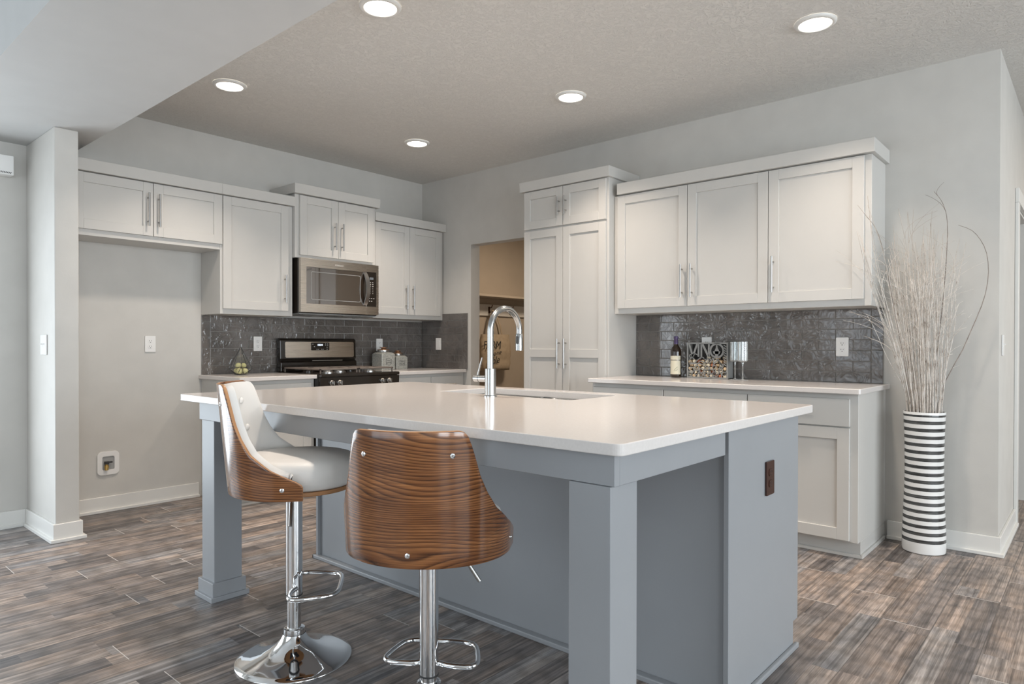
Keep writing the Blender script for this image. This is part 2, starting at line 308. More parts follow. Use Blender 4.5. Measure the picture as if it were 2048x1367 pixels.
# ------------------------------------------------------------ mesh helpers
class MB:
    def __init__(s, T=None): s.v = []; s.f = []; s.T = T; s.uv = {}
    def add(s, vs, fs):
        n = len(s.v)
        for p in vs:
            p = Vector(p)
            if s.T is not None: p = s.T @ p
            s.v.append(tuple(p))
        for f in fs: s.f.append(tuple(i + n for i in f))
        return n
    def box(s, x0, x1, y0, y1, z0, z1):
        x0, x1 = min(x0, x1), max(x0, x1); y0, y1 = min(y0, y1), max(y0, y1); z0, z1 = min(z0, z1), max(z0, z1)
        s.add([(x0, y0, z0), (x1, y0, z0), (x1, y1, z0), (x0, y1, z0), (x0, y0, z1), (x1, y0, z1), (x1, y1, z1), (x0, y1, z1)],
              [(0, 3, 2, 1), (4, 5, 6, 7), (0, 1, 5, 4), (1, 2, 6, 5), (2, 3, 7, 6), (3, 0, 4, 7)])
        return s
    def tube(s, pts, r, seg=12, closed=False, caps=True):
        pts = [Vector(p) for p in pts]; n = len(pts)
        rr = r if isinstance(r, (list, tuple)) else [r] * n
        rings = []; prev = None
        for i, p in enumerate(pts):
            if closed: t = pts[(i + 1) % n] - pts[i - 1]
            else: t = pts[min(i + 1, n - 1)] - pts[max(i - 1, 0)]
            t.normalize()
            if prev is None:
                a = Vector((0, 0, 1)) if abs(t.z) < 0.9 else Vector((1, 0, 0))
                nrm = t.cross(a).normalized()
            else:
                nrm = prev - t * prev.dot(t)
                nrm = nrm.normalized() if nrm.length > 1e-6 else t.orthogonal().normalized()
            prev = nrm; bn = t.cross(nrm)
            rings.append([p + (nrm * math.cos(2 * PI * k / seg) + bn * math.sin(2 * PI * k / seg)) * rr[i] for k in range(seg)])
        vs = [q for rg in rings for q in rg]; fs = []
        m_ = n if closed else n - 1
        for i in range(m_):
            j = (i + 1) % n
            for k in range(seg):
                k2 = (k + 1) % seg
                fs.append((i * seg + k, i * seg + k2, j * seg + k2, j * seg + k))
        if caps and not closed:
            fs.append(tuple(range(seg))[::-1]); fs.append(tuple((n - 1) * seg + k for k in range(seg)))
        s.add(vs, fs); return s
    def lathe(s, prof, seg=40, c=(0, 0, 0), caps=True):
        vs = []; fs = []; n = len(prof)
        for r, z in prof:
            for k in range(seg):
                a = 2 * PI * k / seg; vs.append((c[0] + r * math.cos(a), c[1] + r * math.sin(a), c[2] + z))
        for i in range(n - 1):
            for k in range(seg):
                k2 = (k + 1) % seg; fs.append((i * seg + k, i * seg + k2, (i + 1) * seg + k2, (i + 1) * seg + k))
        if caps: fs.append(tuple(range(seg))[::-1]); fs.append(tuple((n - 1) * seg + k for k in range(seg)))
        s.add(vs, fs); return s
    def prism(s, poly, z0, z1, plane='xy'):
        n = len(poly)
        def P(a, b_, c): return {'xy': (a, b_, c), 'xz': (a, c, b_), 'yz': (c, a, b_)}[plane]
        vs = [P(a, b_, z0) for a, b_ in poly] + [P(a, b_, z1) for a, b_ in poly]
        fs = [tuple(range(n))[::-1], tuple(range(n, 2 * n))] + [(i, (i + 1) % n, n + (i + 1) % n, n + i) for i in range(n)]
        s.add(vs, fs); return s
    def ring_prism(s, outer, inner, z0, z1, plane='xy'):
        n = len(outer)
        def P(a, b_, c): return {'xy': (a, b_, c), 'xz': (a, c, b_), 'yz': (c, a, b_)}[plane]
        vs = [P(a, b_, z) for z in (z0, z1) for lp in (outer, inner) for a, b_ in lp]
        fs = []
        for i in range(n):
            j = (i + 1) % n
            fs += [(i, j, n + j, n + i), (2 * n + j, 2 * n + i, 3 * n + i, 3 * n + j), (j, i, 2 * n + i, 2 * n + j), (n + i, n + j, 3 * n + j, 3 * n + i)]
        s.add(vs, fs); return s
    def build(s, name, mat, parent=None, smooth=False, bevel=0.0, seg=2, autosmooth=False):
        me = bpy.data.meshes.new(name); me.from_pydata(s.v, [], s.f)
        bm = bmesh.new(); bm.from_mesh(me); bmesh.ops.recalc_face_normals(bm, faces=bm.faces); bm.to_mesh(me); bm.free()
        if isinstance(mat, str): mat = M[mat]
        me.materials.append(mat)
        o = bpy.data.objects.new(name, me); COL.objects.link(o)
        if parent is not None: o.parent = parent
        if smooth:
            for p in me.polygons: p.use_smooth = True
            if autosmooth:
                me.attributes.new('sharp_edge', 'BOOLEAN', 'EDGE')
                bm = bmesh.new(); bm.from_mesh(me)
                sh = [(len(e.link_faces) == 2 and e.calc_face_angle(0) > R(35)) for e in bm.edges]; bm.free()
                me.attributes['sharp_edge'].data.foreach_set('value', sh)
        if bevel:
            bv = o.modifiers.new('bevel', 'BEVEL'); bv.width = bevel; bv.segments = seg; bv.limit_method = 'ANGLE'; bv.angle_limit = R(40)
            bv.harden_normals = False
        return o
def rrect(x0, x1, y0, y1, r, n=6):
    out = []
    for cx, cy, a0 in ((x1 - r, y1 - r, 0), (x0 + r, y1 - r, 90), (x0 + r, y0 + r, 180), (x1 - r, y0 + r, 270)):
        for k in range(n + 1):
            a = R(a0 + 90 * k / n); out.append((cx + r * math.cos(a), cy + r * math.sin(a)))
    return out
def thing(name, label, cat, loc=(0, 0, 0), rotz=0.0, group=None):
    o = bpy.data.objects.new(name, None); COL.objects.link(o); o.empty_display_size = 0.1
    o.location = loc; o.rotation_euler = (0, 0, rotz); tag(o, label, cat, group); return o
def tag(o, label, cat, group=None):
    o['label'] = label; o['category'] = cat
    if group: o['group'] = group
    return o
def struct(o): o['kind'] = 'structure'; return o
def text(name, body, size, mat, parent, loc, rot, ext=0.0006, align='CENTER', shear=0.0, sx=1.0):
    c = bpy.data.curves.new(name, 'FONT'); c.body = body; c.size = size; c.extrude = ext; c.align_x = align; c.align_y = 'CENTER'; c.shear = shear
    t = bpy.data.objects.new(name + '_tmp', c); COL.objects.link(t)
    bpy.context.view_layer.update()
    me = bpy.data.meshes.new_from_object(t.evaluated_get(bpy.context.evaluated_depsgraph_get()))
    bpy.data.objects.remove(t)
    me.materials.clear(); me.materials.append(M[mat])
    o = bpy.data.objects.new(name, me); COL.objects.link(o); o.parent = parent; o.location = loc; o.rotation_euler = rot; o.scale = (sx, 1, 1)
    return o
def copy_tree(o, parent=None):
    c = o.copy(); COL.objects.link(c); c.parent = parent
    for ch in list(o.children): copy_tree(ch, c)
    return c

# ------------------------------------------------------------ the shell of the house
H = 2.743; HL = 2.395
XL, YF, XR = -7.2, -9.1, 3.2
b = MB(); b.box(XL - .1, XR + .1, YF - .1, 1.0, -0.05, 0.0); struct(b.build('floor', 'floor'))
b = MB(); b.box(-3.05, XR + .1, YF - .1, 0.95, H, H + .1); struct(b.build('ceiling', 'ceiling'))
b = MB(); b.box(-3.737, -3.05, YF - .1, 0.12, HL, H + .1)
b.box(XL - .1, -3.737, YF - .1, 0.12, H + 0.0, H + .1)
b.box(-3.80, -3.737, -0.001, 0.12, HL, H)
o = struct(b.build('ceiling_soffit', 'soffit'))
# back wall with the patio door opening (left of the picture)
b = MB(); b.box(-3.60, 0.115, 0, 0.12, 0, H); b.box(XL - .1, -5.72, 0, 0.12, 0, H); b.box(-5.72, -3.60, 0, 0.12, 2.08, H)
struct(b.build('wall_back', 'wall'))
# short wall beside the refrigerator recess
b = MB(); b.box(-3.295, -3.173, -0.58, 0.0, 0, HL); struct(b.build('wall_stub', 'wall', bevel=0.004))
# right wall with the mudroom doorway, and the wall that returns at its end
DY0, DY1, DZ = -0.686, -1.64, 2.076
b = MB(); b.box(0, .115, 0, DY0, 0, H); b.box(0, .115, DY1, -4.70, 0, H); b.box(0, .115, DY0, DY1, DZ, H)
struct(b.build('wall_right', 'wall'))
b = MB(); b.box(0.115, 0.93, -4.70, -4.585, 0, H); b.box(1.75, XR, -4.70, -4.585, 0, H); b.box(0.93, 1.75, -4.70, -4.585, 2.05, H)
struct(b.build('wall_return', 'wall'))
b = MB(); b.box(XL - .1, XL, -0.0, -1.6, 0, H); b.box(XL - .1, XL, -4.8, YF, 0, H); b.box(XL - .1, XL, -1.6, -4.8, 0, .2); b.box(XL - .1, XL, -1.6, -4.8, 2.5, H)
struct(b.build('wall_left', 'wall'))
b = MB(); b.box(XL, -6.6, YF - .1, YF, 0, H); b.box(-5.0, -4.4, YF - .1, YF, 0, H); b.box(0, XR, YF - .1, YF, 0, H)
for a0, a1 in ((-6.6, -5.0), (-4.4, 0)): b.box(a0, a1, YF - .1, YF, 0, .45); b.box(a0, a1, YF - .1, YF, 2.45, H)
struct(b.build('wall_front', 'wall'))
b = MB(); b.box(XR, XR + .1, YF, -4.6, 0, H); struct(b.build('wall_far_right', 'wall'))
# mudroom behind the right wall
b = MB(); b.box(0.115, XR, 0.60, 0.72, 0, H); b.box(XR - .1, XR, -4.585, 0.6, 0, H); b.box(0.115, 0.13, 0.12, 0.6, 0, H)
struct(b.build('wall_mudroom', 'wall_warm'))
area('mudroom_lamp', (1.5, -0.9, 2.65), (0, 0, 0), 0.5, 0.5, 30, (1, 0.80, 0.60))
area('hall_lamp', (1.6, -6.4, 2.70), (0, 0, 0), 0.6, 0.6, 30, (1, 0.84, 0.68))

def window_frame(n, x0, x1, z0, z1, plane, c, mull):
    b = MB()
    def bar(a0, a1, q0, q1):
        if plane == 'y': b.box(a0, a1, c - .03, c + .03, q0, q1)
        else: b.box(c - .03, c + .03, a0, a1, q0, q1)
    bar(x0, x0 + .06, z0, z1); bar(x1 - .06, x1, z0, z1); bar(x0, x1, z0, z0 + .06); bar(x0, x1, z1 - .06, z1)
    for k in range(1, mull): xm = x0 + (x1 - x0) * k / mull; bar(xm - .035, xm + .035, z0, z1)
    struct(b.build('window_%d' % n, 'trim'))
window_frame(1, -5.72, -3.60, 0.0, 2.08, 'y', 0.06, 2)
window_frame(2, -4.8, -1.6, 0.2, 2.5, 'x', XL - .05, 3)
window_frame(3, -4.4, 0.0, 0.45, 2.45, 'y', YF - .05, 4)
window_frame(4, -6.6, -5.0, 0.45, 2.45, 'y', YF - .05, 1)

# baseboards: 14 cm board with a shoe moulding
def baseboard(name, pts, mat='trim'):
    """pts: plan polyline, room on the left-hand side"""
    b = MB()
    def strip(th, z0, z1):
        P = [Vector((p[0], p[1], 0)) for p in pts]; n = len(P)
        off = []
        for i in range(n):
            ds = []
            if i > 0: ds.append((P[i] - P[i - 1]).normalized())
            if i < n - 1: ds.append((P[i + 1] - P[i]).normalized())
            ns = [Vector((-d.y, d.x, 0)) for d in ds]
            if len(ns) == 2:
                mm = ns[0] + ns[1]; mm = mm / mm.dot(ns[0])
            else: mm = ns[0]
            off.append(P[i] + mm * th)
        for i in range(n - 1):
            q = [P[i], P[i + 1], off[i + 1], off[i]]
            b.add([(p.x, p.y, z0) for p in q] + [(p.x, p.y, z1) for p in q], [(0, 1, 2, 3), (4, 5, 6, 7), (0, 1, 5, 4), (1, 2, 6, 5), (2, 3, 7, 6), (3, 0, 4, 7)])
    strip(.014, 0.0, .105); strip(.030, 0.0, .020)
    return struct(b.build(name, mat, bevel=0.002, seg=1))
baseboard('baseboard_left', [(-3.60, 0), (-3.295, 0), (-3.295, -.58), (-3.173, -.58), (-3.173, 0), (-2.222, 0)][::-1])
baseboard('baseboard_right', [(0, -4.165), (0, -4.70), (0.84, -4.70)][::-1])
baseboard('baseboard_hall', [(1.84, -4.70), (XR, -4.70)][::-1])
baseboard('baseboard_mudroom', [(XR - .1, 0.6), (0.13, 0.6)])
# casing round the hall doorway
b = MB(); b.box(.84, .93, -4.72, -4.701, 0, 2.049); b.box(1.75, 1.84, -4.72, -4.701, 0, 2.049); b.box(.84, 1.84, -4.722, -4.701, 2.05, 2.14)
b.box(.93, .945, -4.70, -4.585, 0, 2.05); b.box(1.735, 1.75, -4.70, -4.585, 0, 2.05); b.box(.946, 1.734, -4.70, -4.585, 2.035, 2.05)
struct(b.build('trim_1', 'trim', bevel=.002, seg=1))

# ------------------------------------------------------------ recessed ceiling lights
def downlight(x, y, label):
    t = thing('recessed_light', label, 'ceiling light', (x, y, H), 0, 'round recessed lights in the kitchen ceiling')
    b = MB(); b.lathe([(.098, -.001), (.098, -.006), (.090, -.012), (.078, -.014), (.076, -.010), (.076, -.001)], 48, caps=False)
    b.build('trim_ring', 'trim', t, smooth=True)
    b = MB(); b.lathe([(.077, -.004), (.077, -.009)], 48); b.build('diffuser', 'led', t)
    l = bpy.data.lights.new('downlight_lamp', 'AREA'); l.shape = 'DISK'; l.size = 0.15; l.energy = 10.5; l.color = (1, 0.87, 0.75); l.spread = R(108)
    lo = bpy.data.objects.new('downlight_lamp', l); COL.objects.link(lo); lo.location = (x, y, H - .02)
downlight(-2.486, -2.543, 'round recessed light at the top edge of the ceiling, beside the lowered soffit')
downlight(-0.968, -4.041, 'round recessed light nearest the top right corner, above the tall vase side')
downlight(-2.495, -1.065, 'round recessed light above the cabinets over the refrigerator space')
downlight(-0.963, -2.540, 'round recessed light in the middle of the ceiling, above the pantry side')
downlight(-0.953, -1.028, 'smallest and farthest recessed light, near the corner above the range')
downlight(-2.490, -4.040, 'round recessed light just outside the top of the frame')

# ------------------------------------------------------------ cabinets (local frame: x right, wall at y=0, front towards -y)
def shaker(name, parent, x0, x1, z0, z1, yf, rails=(), mat='cab', fr=.062, th=.020, flat=False):
    """five-piece door: front face at y = yf - th"""
    b = MB(); y1 = yf; y0 = yf - th
    if flat:
        b.box(x0, x1, y0, y1, z0, z1)
    else:
        b.box(x0, x0 + fr, y0, y1, z0, z1); b.box(x1 - fr, x1, y0, y1, z0, z1)
        b.box(x0 + fr, x1 - fr, y0, y1, z1 - fr, z1); b.box(x0 + fr, x1 - fr, y0, y1, z0, z0 + fr)
        for r0, r1 in rails: b.box(x0 + fr, x1 - fr, y0, y1, r0, r1)
        b.box(x0 + fr - .003, x1 - fr + .003, y0 + .011, y1, z0 + fr - .003, z1 - fr + .003)
    return b.build(name, mat, parent, bevel=.0014, seg=1)
def pull(parent, x, z0, z1, y, horizontal=False):
    b = MB(); r = .006
    if not horizontal:
        b.tube([(x, y - .032, z0), (x, y - .032, z1)], r, 14)
        for z in (z0 + .032, z1 - .032): b.tube([(x, y, z), (x, y - .032, z)], .0045, 10)
    else:
        b.tube([(z0, y - .032, x), (z1, y - .032, x)], r, 14)
        for z in (z0 + .032, z1 - .032): b.tube([(z, y, x), (z, y - .032, x)], .0045, 10)
    return b.build('handle', 'nickel', parent, smooth=True, autosmooth=True)
def carcass(parent, x0, x1, z0, z1, d, name='body', mat='cab'):
    b = MB(); b.box(x0, x1, -.001, -d, z0, z1); return b.build(name, mat, parent, bevel=.0015, seg=1)
def crown(parent, x0, x1, z0, z1, d, mat='cab', left=True, right=True):
    b = MB()
    b.box(x0 - (.022 if left else 0), x1 + (.022 if right else 0), -.001, -d - .022, z0, z1)
    return b.build('crown_board', mat, parent, bevel=.0015, seg=1)

# wall back run: local x = world X
c1 = thing('upper_cabinet', 'low white two-door cabinet hanging over the empty refrigerator space', 'cabinet', (0, 0, 0), 0)
carcass(c1, -3.172, -2.2005, 1.829, 2.226, .310)
crown(c1, -3.172, -2.2005, 2.227, 2.302, .330, left=False, right=False)
d = shaker('door', c1, -3.135, -2.6635, 1.868, 2.222, -.310); pull(d, -2.698, 1.930, 2.150, -.330)
d = shaker('door', c1, -2.6595, -2.190, 1.868, 2.222, -.310); pull(d, -2.630, 1.930, 2.150, -.330)
c2 = thing('upper_cabinet', 'white single-door wall cabinet left of the microwave', 'cabinet')
carcass(c2, -2.1995, -1.6205, 1.366, 2.226, .310)
crown(c2, -2.1995, -1.6205, 2.227, 2.302, .330, left=False, right=False)
d = shaker('door', c2, -2.184, -1.664, 1.404, 2.222, -.310); pull(d, -1.700, 1.467, 1.682, -.330)
c3 = thing('upper_cabinet', 'raised white two-door cabinet above the microwave', 'cabinet')
carcass(c3, -1.6195, -.8405, 1.829, 2.328, .345)
crown(c3, -1.6195, -.8405, 2.329, 2.405, .365)
d = shaker('door', c3, -1.584, -1.2315, 1.852, 2.322, -.345); pull(d, -1.270, 1.917, 2.138, -.365)
d = shaker('door', c3, -1.2285, -.872, 1.852, 2.322, -.345); pull(d, -1.200, 1.917, 2.138, -.365)
c4 = thing('upper_cabinet', 'white two-door wall cabinet in the corner right of the microwave', 'cabinet')
carcass(c4, -.8395, -.0115, 1.378, 2.226, .310)
crown(c4, -.8395, -.002, 2.227, 2.300, .330, left=False, right=False)
d = shaker('door', c4, -.828, -.4385, 1.416, 2.222, -.310); pull(d, -.487, 1.466, 1.684, -.330)
d = shaker('door', c4, -.4355, -.050, 1.416, 2.222, -.310); pull(d, -.408, 1.466, 1.684, -.330)

def base_cab(name_label, x0, x1, fronts, depth=.59, loc=(0, 0, 0), rotz=0, kick=.055, endpanel=None, group=None):
    t = thing('base_cabinet', name_label, 'cabinet', loc, rotz, group)
    b = MB(); b.box(x0, x1, -.001, -depth, .09, .883); b.box(x0, x1, -.001, -depth + kick, 0, .09)
    b.box(x0, x1, -depth + kick, -depth + kick - .012, 0, .018)
    if endpanel:
        b.box(x1, x1 + .012, -.04, -depth + kick - .012, 0, .020)
    b.build('body', 'cab', t, bevel=.0015, seg=1)
    for (a0, a1, side) in fronts:
        dr = shaker('drawer', t, a0, a1, .708, .856, -depth, flat=True)
        pull(dr, .784, (a0 + a1) / 2 - .09, (a0 + a1) / 2 + .09, -depth - .02, True)
        if side == '2':
            mdl = (a0 + a1) / 2
            d = shaker('door', t, a0, mdl - .002, .100, .700, -depth); pull(d, mdl - .035, .45, .66, -depth - .02)
            d = shaker('door', t, mdl + .002, a1, .100, .700, -depth); pull(d, mdl + .035, .45, .66, -depth - .02)
        else:
            d = shaker('door', t, a0, a1, .100, .700, -depth)
            pull(d, a1 - .035 if side == 'L' else a0 + .035, .45, .66, -depth - .02)
    return t
base_cab('white base cabinet under the counter left of the range', -2.199, -1.606, [(-2.180, -1.64, 'L')])
base_cab('white base cabinet under the counter right of the range', -.834, -.002, [(-.81, -.43, 'L'), (-.425, -.05, 'R')])
# wall right run: local x = -world Y
RZ = R(-90)
tB = base_cab('long white base cabinet with drawers along the right wall', 2.458, 4.152, [(2.475, 3.012, 'L'), (3.018, 3.556, 'R'), (3.562, 4.112, 'R')], .590, (0, 0, 0), RZ, endpanel=True)

c5 = thing('upper_cabinet', 'wide white three-door wall cabinet above the wine display', 'cabinet', (0, 0, 0), RZ)
carcass(c5, 2.458, 4.146, 1.366, 2.216, .310)
crown(c5, 2.500, 4.146, 2.217, 2.296, .330, left=False)
d = shaker('door', c5, 2.492, 3.033, 1.404, 2.211, -.310); pull(d, 3.001, 1.461, 1.681, -.330)
d = shaker('door', c5, 3.037, 3.571, 1.404, 2.211, -.310); pull(d, 3.072, 1.459, 1.680, -.330)
d = shaker('door', c5, 3.575, 4.110, 1.404, 2.211, -.310); pull(d, 3.607, 1.464, 1.683, -.330)

c6 = thing('pantry_cabinet', 'tall white four-door pantry cabinet beside the mudroom doorway', 'cabinet', (0, 0, 0), RZ)
b = MB(); b.box(1.668, 2.457, -.001, -.385, .09, 2.350); b.box(1.668, 2.457, -.001, -.33, 0, .09); b.build('body', 'cab', c6, bevel=.0015, seg=1)
crown(c6, 1.665, 2.457, 2.345, 2.420, .400)
d = shaker('door', c6, 1.676, 2.0545, 2.046, 2.340, -.385); pull(d, 2.026, 2.121, 2.259, -.405)
d = shaker('door', c6, 2.0585, 2.440, 2.046, 2.340, -.385); pull(d, 2.089, 2.121, 2.259, -.405)
d = shaker('door', c6, 1.676, 2.0545, .100, 2.032, -.385, rails=[(1.047, 1.110)]); pull(d, 2.027, .967, 1.189, -.405)
d = shaker('door', c6, 2.0585, 2.440, .100, 2.032, -.385, rails=[(1.047, 1.110)]); pull(d, 2.090, .967, 1.189, -.405)

# countertops
def slab(name, poly, label, mat='quartz', z0=.8845, z1=.914, bevel=.004):
    b = MB(); b.prism(poly, z0, z1); o = b.build(name, mat, bevel=bevel, seg=3); return tag(o, label, 'countertop')
slab('countertop', [(-2.218, -.001), (-2.218, -.64), (-1.608, -.64), (-1.608, -.001)][::-1], 'short white quartz counter left of the range')
slab('countertop', [(-.832, -.001), (-.832, -.64), (-.012, -.64), (-.012, -.001)][::-1], 'short white quartz counter in the corner right of the range')
slab('countertop', [(-.001, -2.458), (-.55, -2.458)] + [(-.55, -2.440), (-.650, -2.440)][0:0] + [(-.650, -2.458)] + [(-.650 + .012 * (1 - math.cos(R(a))), -4.175 + .012 * (1 - math.sin(R(a)))) for a in (0, 30, 60, 90)] + [(-.001, -4.175)],
     'long white quartz counter along the right wall holding the wine display')

# ------------------------------------------------------------ backsplashes (real tiles over grout)
def backsplash(label, segs):
    """segs: list of (plane, s0, s1, z0, z1, edge_tile_at)"""
    t = thing('tile_backsplash', label, 'backsplash')
    g = MB(); b = MB()
    for (pl, s0, s1, z0, z1, edge) in segs:
        def put(mb, a0, a1, q0, q1, d0, d1):
            if pl == 'A': mb.box(a0, a1, -d0, -d1, q0, q1)
            else: mb.box(-d0, -d1, -a0, -a1, q0, q1)
        put(g, s0, s1, z0, z1, .0008, .006)
        rh = .0655; tl = .2005; gp = .0015
        lo, hi = s0, s1
        if edge in ('L',):
            for k, (e0, e1) in enumerate(((z0, z0 + .2), (z0 + .2, z0 + .4), (z0 + .4, z1))): put(b, s0 + gp, s0 + .0655 - gp, e0 + gp, e1 - gp, .004, .0095)
            lo = s0 + .0655
        if edge in ('R', 'RT'):
            ze = z1 - .0655 if edge == 'RT' else z1
            for k, (e0, e1) in enumerate(((z0, z0 + .2), (z0 + .2, z0 + .4), (z0 + .4, ze))): put(b, s1 - .0655 + gp, s1 - gp, e0 + gp, e1 - gp, .004, .0095)
            hi = s1 - .0655
        zt = z1
        if edge == 'RT': zt = z1 - .0655; a = lo; 
        if edge == 'RT':
            while a < s1 - 0.01:
                put(b, a + gp, min(a + tl, s1) - gp, zt + gp, z1 - gp, .004, .0095); a += tl
        row = 0; z = z0
        while z < zt - .01:
            zz = min(z + rh, zt)
            ref = hi if pl == 'B' else lo
            a = ref - tl * 40 + (tl / 2 if row % 2 else 0)
            if pl == 'A': a = -1.631 - tl * 20 + (tl / 2 if row % 2 == 0 else 0)
            while a < hi:
                a0, a1 = max(a, lo), min(a + tl, hi)
                if a1 - a0 > .012: put(b, a0 + gp, a1 - gp, z + gp, zz - gp, .004, .0095)
                a += tl
            z += rh; row += 1
    g.build('grout', 'grout', t); b.build('tiles', 'tile', t, bevel=.0018, seg=2)
    return t
backsplash('dark grey glazed brick-tile backsplash behind the range', [('A', -2.2, -.0105, .9145, 1.3655, 'L'), ('B', .0065, .648, .9145, 1.440, 'RT')])
backsplash('dark grey glazed brick-tile backsplash behind the wine display', [('B', 2.459, 4.141, .9145, 1.365, 'R')])

# ------------------------------------------------------------ outlets and switches (local: plate faces -y)
def outlet(label, loc, rotz, w=.072, h=.116, mat='plastic', kind='outlet', name='wall_outlet'):
    t = thing(name, label, 'outlet' if kind == 'outlet' else 'light switch', loc, rotz)
    b = MB(); b.prism(rrect(-w / 2, w / 2, -h / 2, h / 2, .005, 4), -.0005, -.007, 'xz'); b.build('cover_plate', mat, t, bevel=.0015)
    if kind == 'outlet':
        for s_ in (-1, 1):
            b = MB(); b.prism([(.017 * math.cos(a) , .0195 * s_ + max(-.0125, min(.0125, .017 * math.sin(a)))) for a in [2 * PI * k / 24 for k in range(24)]], -.0066, -.0086, 'xz')
            f = b.build('receptacle', mat, t)
            b = MB(); zc = .0195 * s_
            b.box(-.0078, -.0052, -.0084, -.0090, zc - .001, zc + .008); b.box(.0048, .0072, -.0084, -.0090, zc, zc + .007)
            b.tube([(0, -.0084, zc - .008), (0, -.0090, zc - .008)], .003, 10); b.build('slots', 'slot' if mat != 'brown_plastic' else 'gasket', f)
    elif kind == 'rocker':
        b = MB(); b.box(-.017, .017, -.006, -.0095, -.033, .033); b.build('rocker', mat, t, bevel=.002)
    else:
        n = kind
        for k in range(n):
            x = (k - (n - 1) / 2) * .046
            b = MB(); b.box(x - .005, x + .005, -.006, -.008, -.012, .012); b.box(x - .004, x + .004, -.006, -.017, .001, .008); b.build('toggle', mat, t, bevel=.001)
    return t
outlet('white outlet on the bare wall of the refrigerator space', (-2.562, -.0005, 1.146), 0)
outlet('white outlet on the grey tiles left of the range', (-1.752, -.0095, 1.149), 0)
outlet('white outlet half hidden behind the galvanised canisters', (-.540, -.0095, 1.140), 0)
outlet('white rocker switch on the short tiled return by the doorway', (-.0095, -.255, 1.150), RZ, kind='rocker', name='light_switch')
outlet('white outlet peeking out above the wine cork box', (-.0095, -3.028, 1.140), RZ)
outlet('white outlet on the grey tiles at the right end of the counter', (-.0095, -3.915, 1.133), RZ)
outlet('dark brown outlet on the grey end panel of the island', (-2.125, -4.2475, .682), 0, w=.072, h=.118, mat='brown_plastic')
outlet('white double toggle switch on the side of the short wall', (-3.2955, -.380, 1.140), R(-90), w=.118, h=.118, kind=2, name='light_switch')
outlet('white switch seen edge-on past the corner of the right wall', (.15, -4.7005, 1.144), 0, kind=1, name='light_switch')

# recessed gas / water valve box low on the refrigerator wall
t = thing('valve_box', 'white recessed valve box low on the refrigerator space wall', 'valve box', (-2.835, 0, .331))
b = MB(); b.ring_prism(rrect(-.068, .068, -.080, .080, .028, 6), rrect(-.037, .037, -.046, .046, .010, 6), -.0005, -.010, 'xz'); b.build('surround', 'plastic', t, bevel=.002)
b = MB(); b.box(-.0366, .0366, -.0006, -.004, -.0456, .0456); b.build('recess', 'greybox', t)
b = MB(); b.lathe([(.011, -.046), (.011, -.030), (.014, -.030), (.014, -.014), (.009, -.012), (.009, -.004)], 16, (-.014, -.018, 0)); b.build('brass_valve', 'brass', t, smooth=True, autosmooth=True)['label'] = 'brass valve'
b = MB(); b.box(-.026, .0, -.008, -.028, -.006, .014); b.box(-.004, .022, -.012, -.024, .002, .012); b.build('valve_handle', 'gasket', t, bevel=.002)['label'] = 'black lever handle'

# headrail of the patio door blind
t = thing('blind_headrail', 'white blind headrail on the wall at the left edge', 'blind', (0, 0, 0))
b = MB(); b.box(-5.80, -3.378, -.001, -.088, 2.178, 2.296); b.build('valance', 'plastic', t, bevel=.003)
b = MB()
for k in range(10): b.prism([(-3.398 - .008 * k, 2.186), (-3.394 - .008 * k, 2.186), (-3.390 - .008 * k, 2.196), (-3.394 - .008 * k, 2.196)], -.0875, -.0892, 'xz')
b.build('vent_slots', 'slot', t)

# ------------------------------------------------------------ microwave
t = thing('microwave', 'stainless over-the-range microwave with curved handle', 'microwave')
b = MB(); b.box(-1.598, -.8425, -.001, -.365, 1.392, 1.8275); b.build('body', 'black', t, bevel=.003)
dm = MB(); dm.ring_prism([(-1.598, 1.400), (-.972, 1.400), (-.972, 1.8265), (-1.598, 1.8265)], [(-1.548, 1.468), (-.9725, 1.468), (-.9725, 1.759), (-1.548, 1.759)], -.366, -.395, 'xz')
door = dm.build('door', 'steel', t, bevel=.003)
b = MB(); b.box(-1.548, -.973, -.370, -.392, 1.468, 1.759); b.build('door_glass', 'darkglass', door, bevel=.001)
b = MB(); b.ring_prism(rrect(-1.505, -1.03, 1.500, 1.725, .012), rrect(-1.500, -1.035, 1.505, 1.720, .010), -.3915, -.3928, 'xz'); b.build('window_line', 'slate', door)
b = MB(); n = 14; pts = []
for k in range(n + 1):
    u = k / n; z = 1.478 + (1.757 - 1.478) * u; y = -.394 - .052 * math.sin(PI * u) ** .75; pts.append((y, z))
inn = [(y + .010, z) for y, z in pts]
vs = [(-1.003, y, z) for y, z in pts] + [(-.967, y, z) for y, z in pts] + [(-1.003, y, z) for y, z in inn] + [(-.967, y, z) for y, z in inn]
fs = []; q = n + 1
for k in range(n):
    fs += [(k, k + 1, q + k + 1, q + k), (2 * q + k, 3 * q + k, 3 * q + k + 1, 2 * q + k + 1), (k, 2 * q + k, 2 * q + k + 1, k + 1), (q + k, q + k + 1, 3 * q + k + 1, 3 * q + k)]
fs += [(0, q, 3 * q, 2 * q), (n, 2 * q + n, 3 * q + n, q + n)]
b.add(vs, fs); b.build('handle', 'nickel', door, smooth=True, autosmooth=True)
text('maker_name', 'Whirlpool', .020, 'whiteprint', door, (-1.245, -.3952, 1.792), (R(90), 0, 0))
b = MB(); b.ring_prism([(-.970, 1.400), (-.8425, 1.400), (-.8425, 1.8265), (-.970, 1.8265)], [(-.9695, 1.468), (-.865, 1.468), (-.865, 1.764), (-.9695, 1.764)], -.366, -.393, 'xz')
b.build('panel_frame', 'steel', t, bevel=.002)
b = MB(); b.box(-.9693, -.8655, -.366, -.3905, 1.4685, 1.7635); cp = b.build('control_panel', 'black', t)
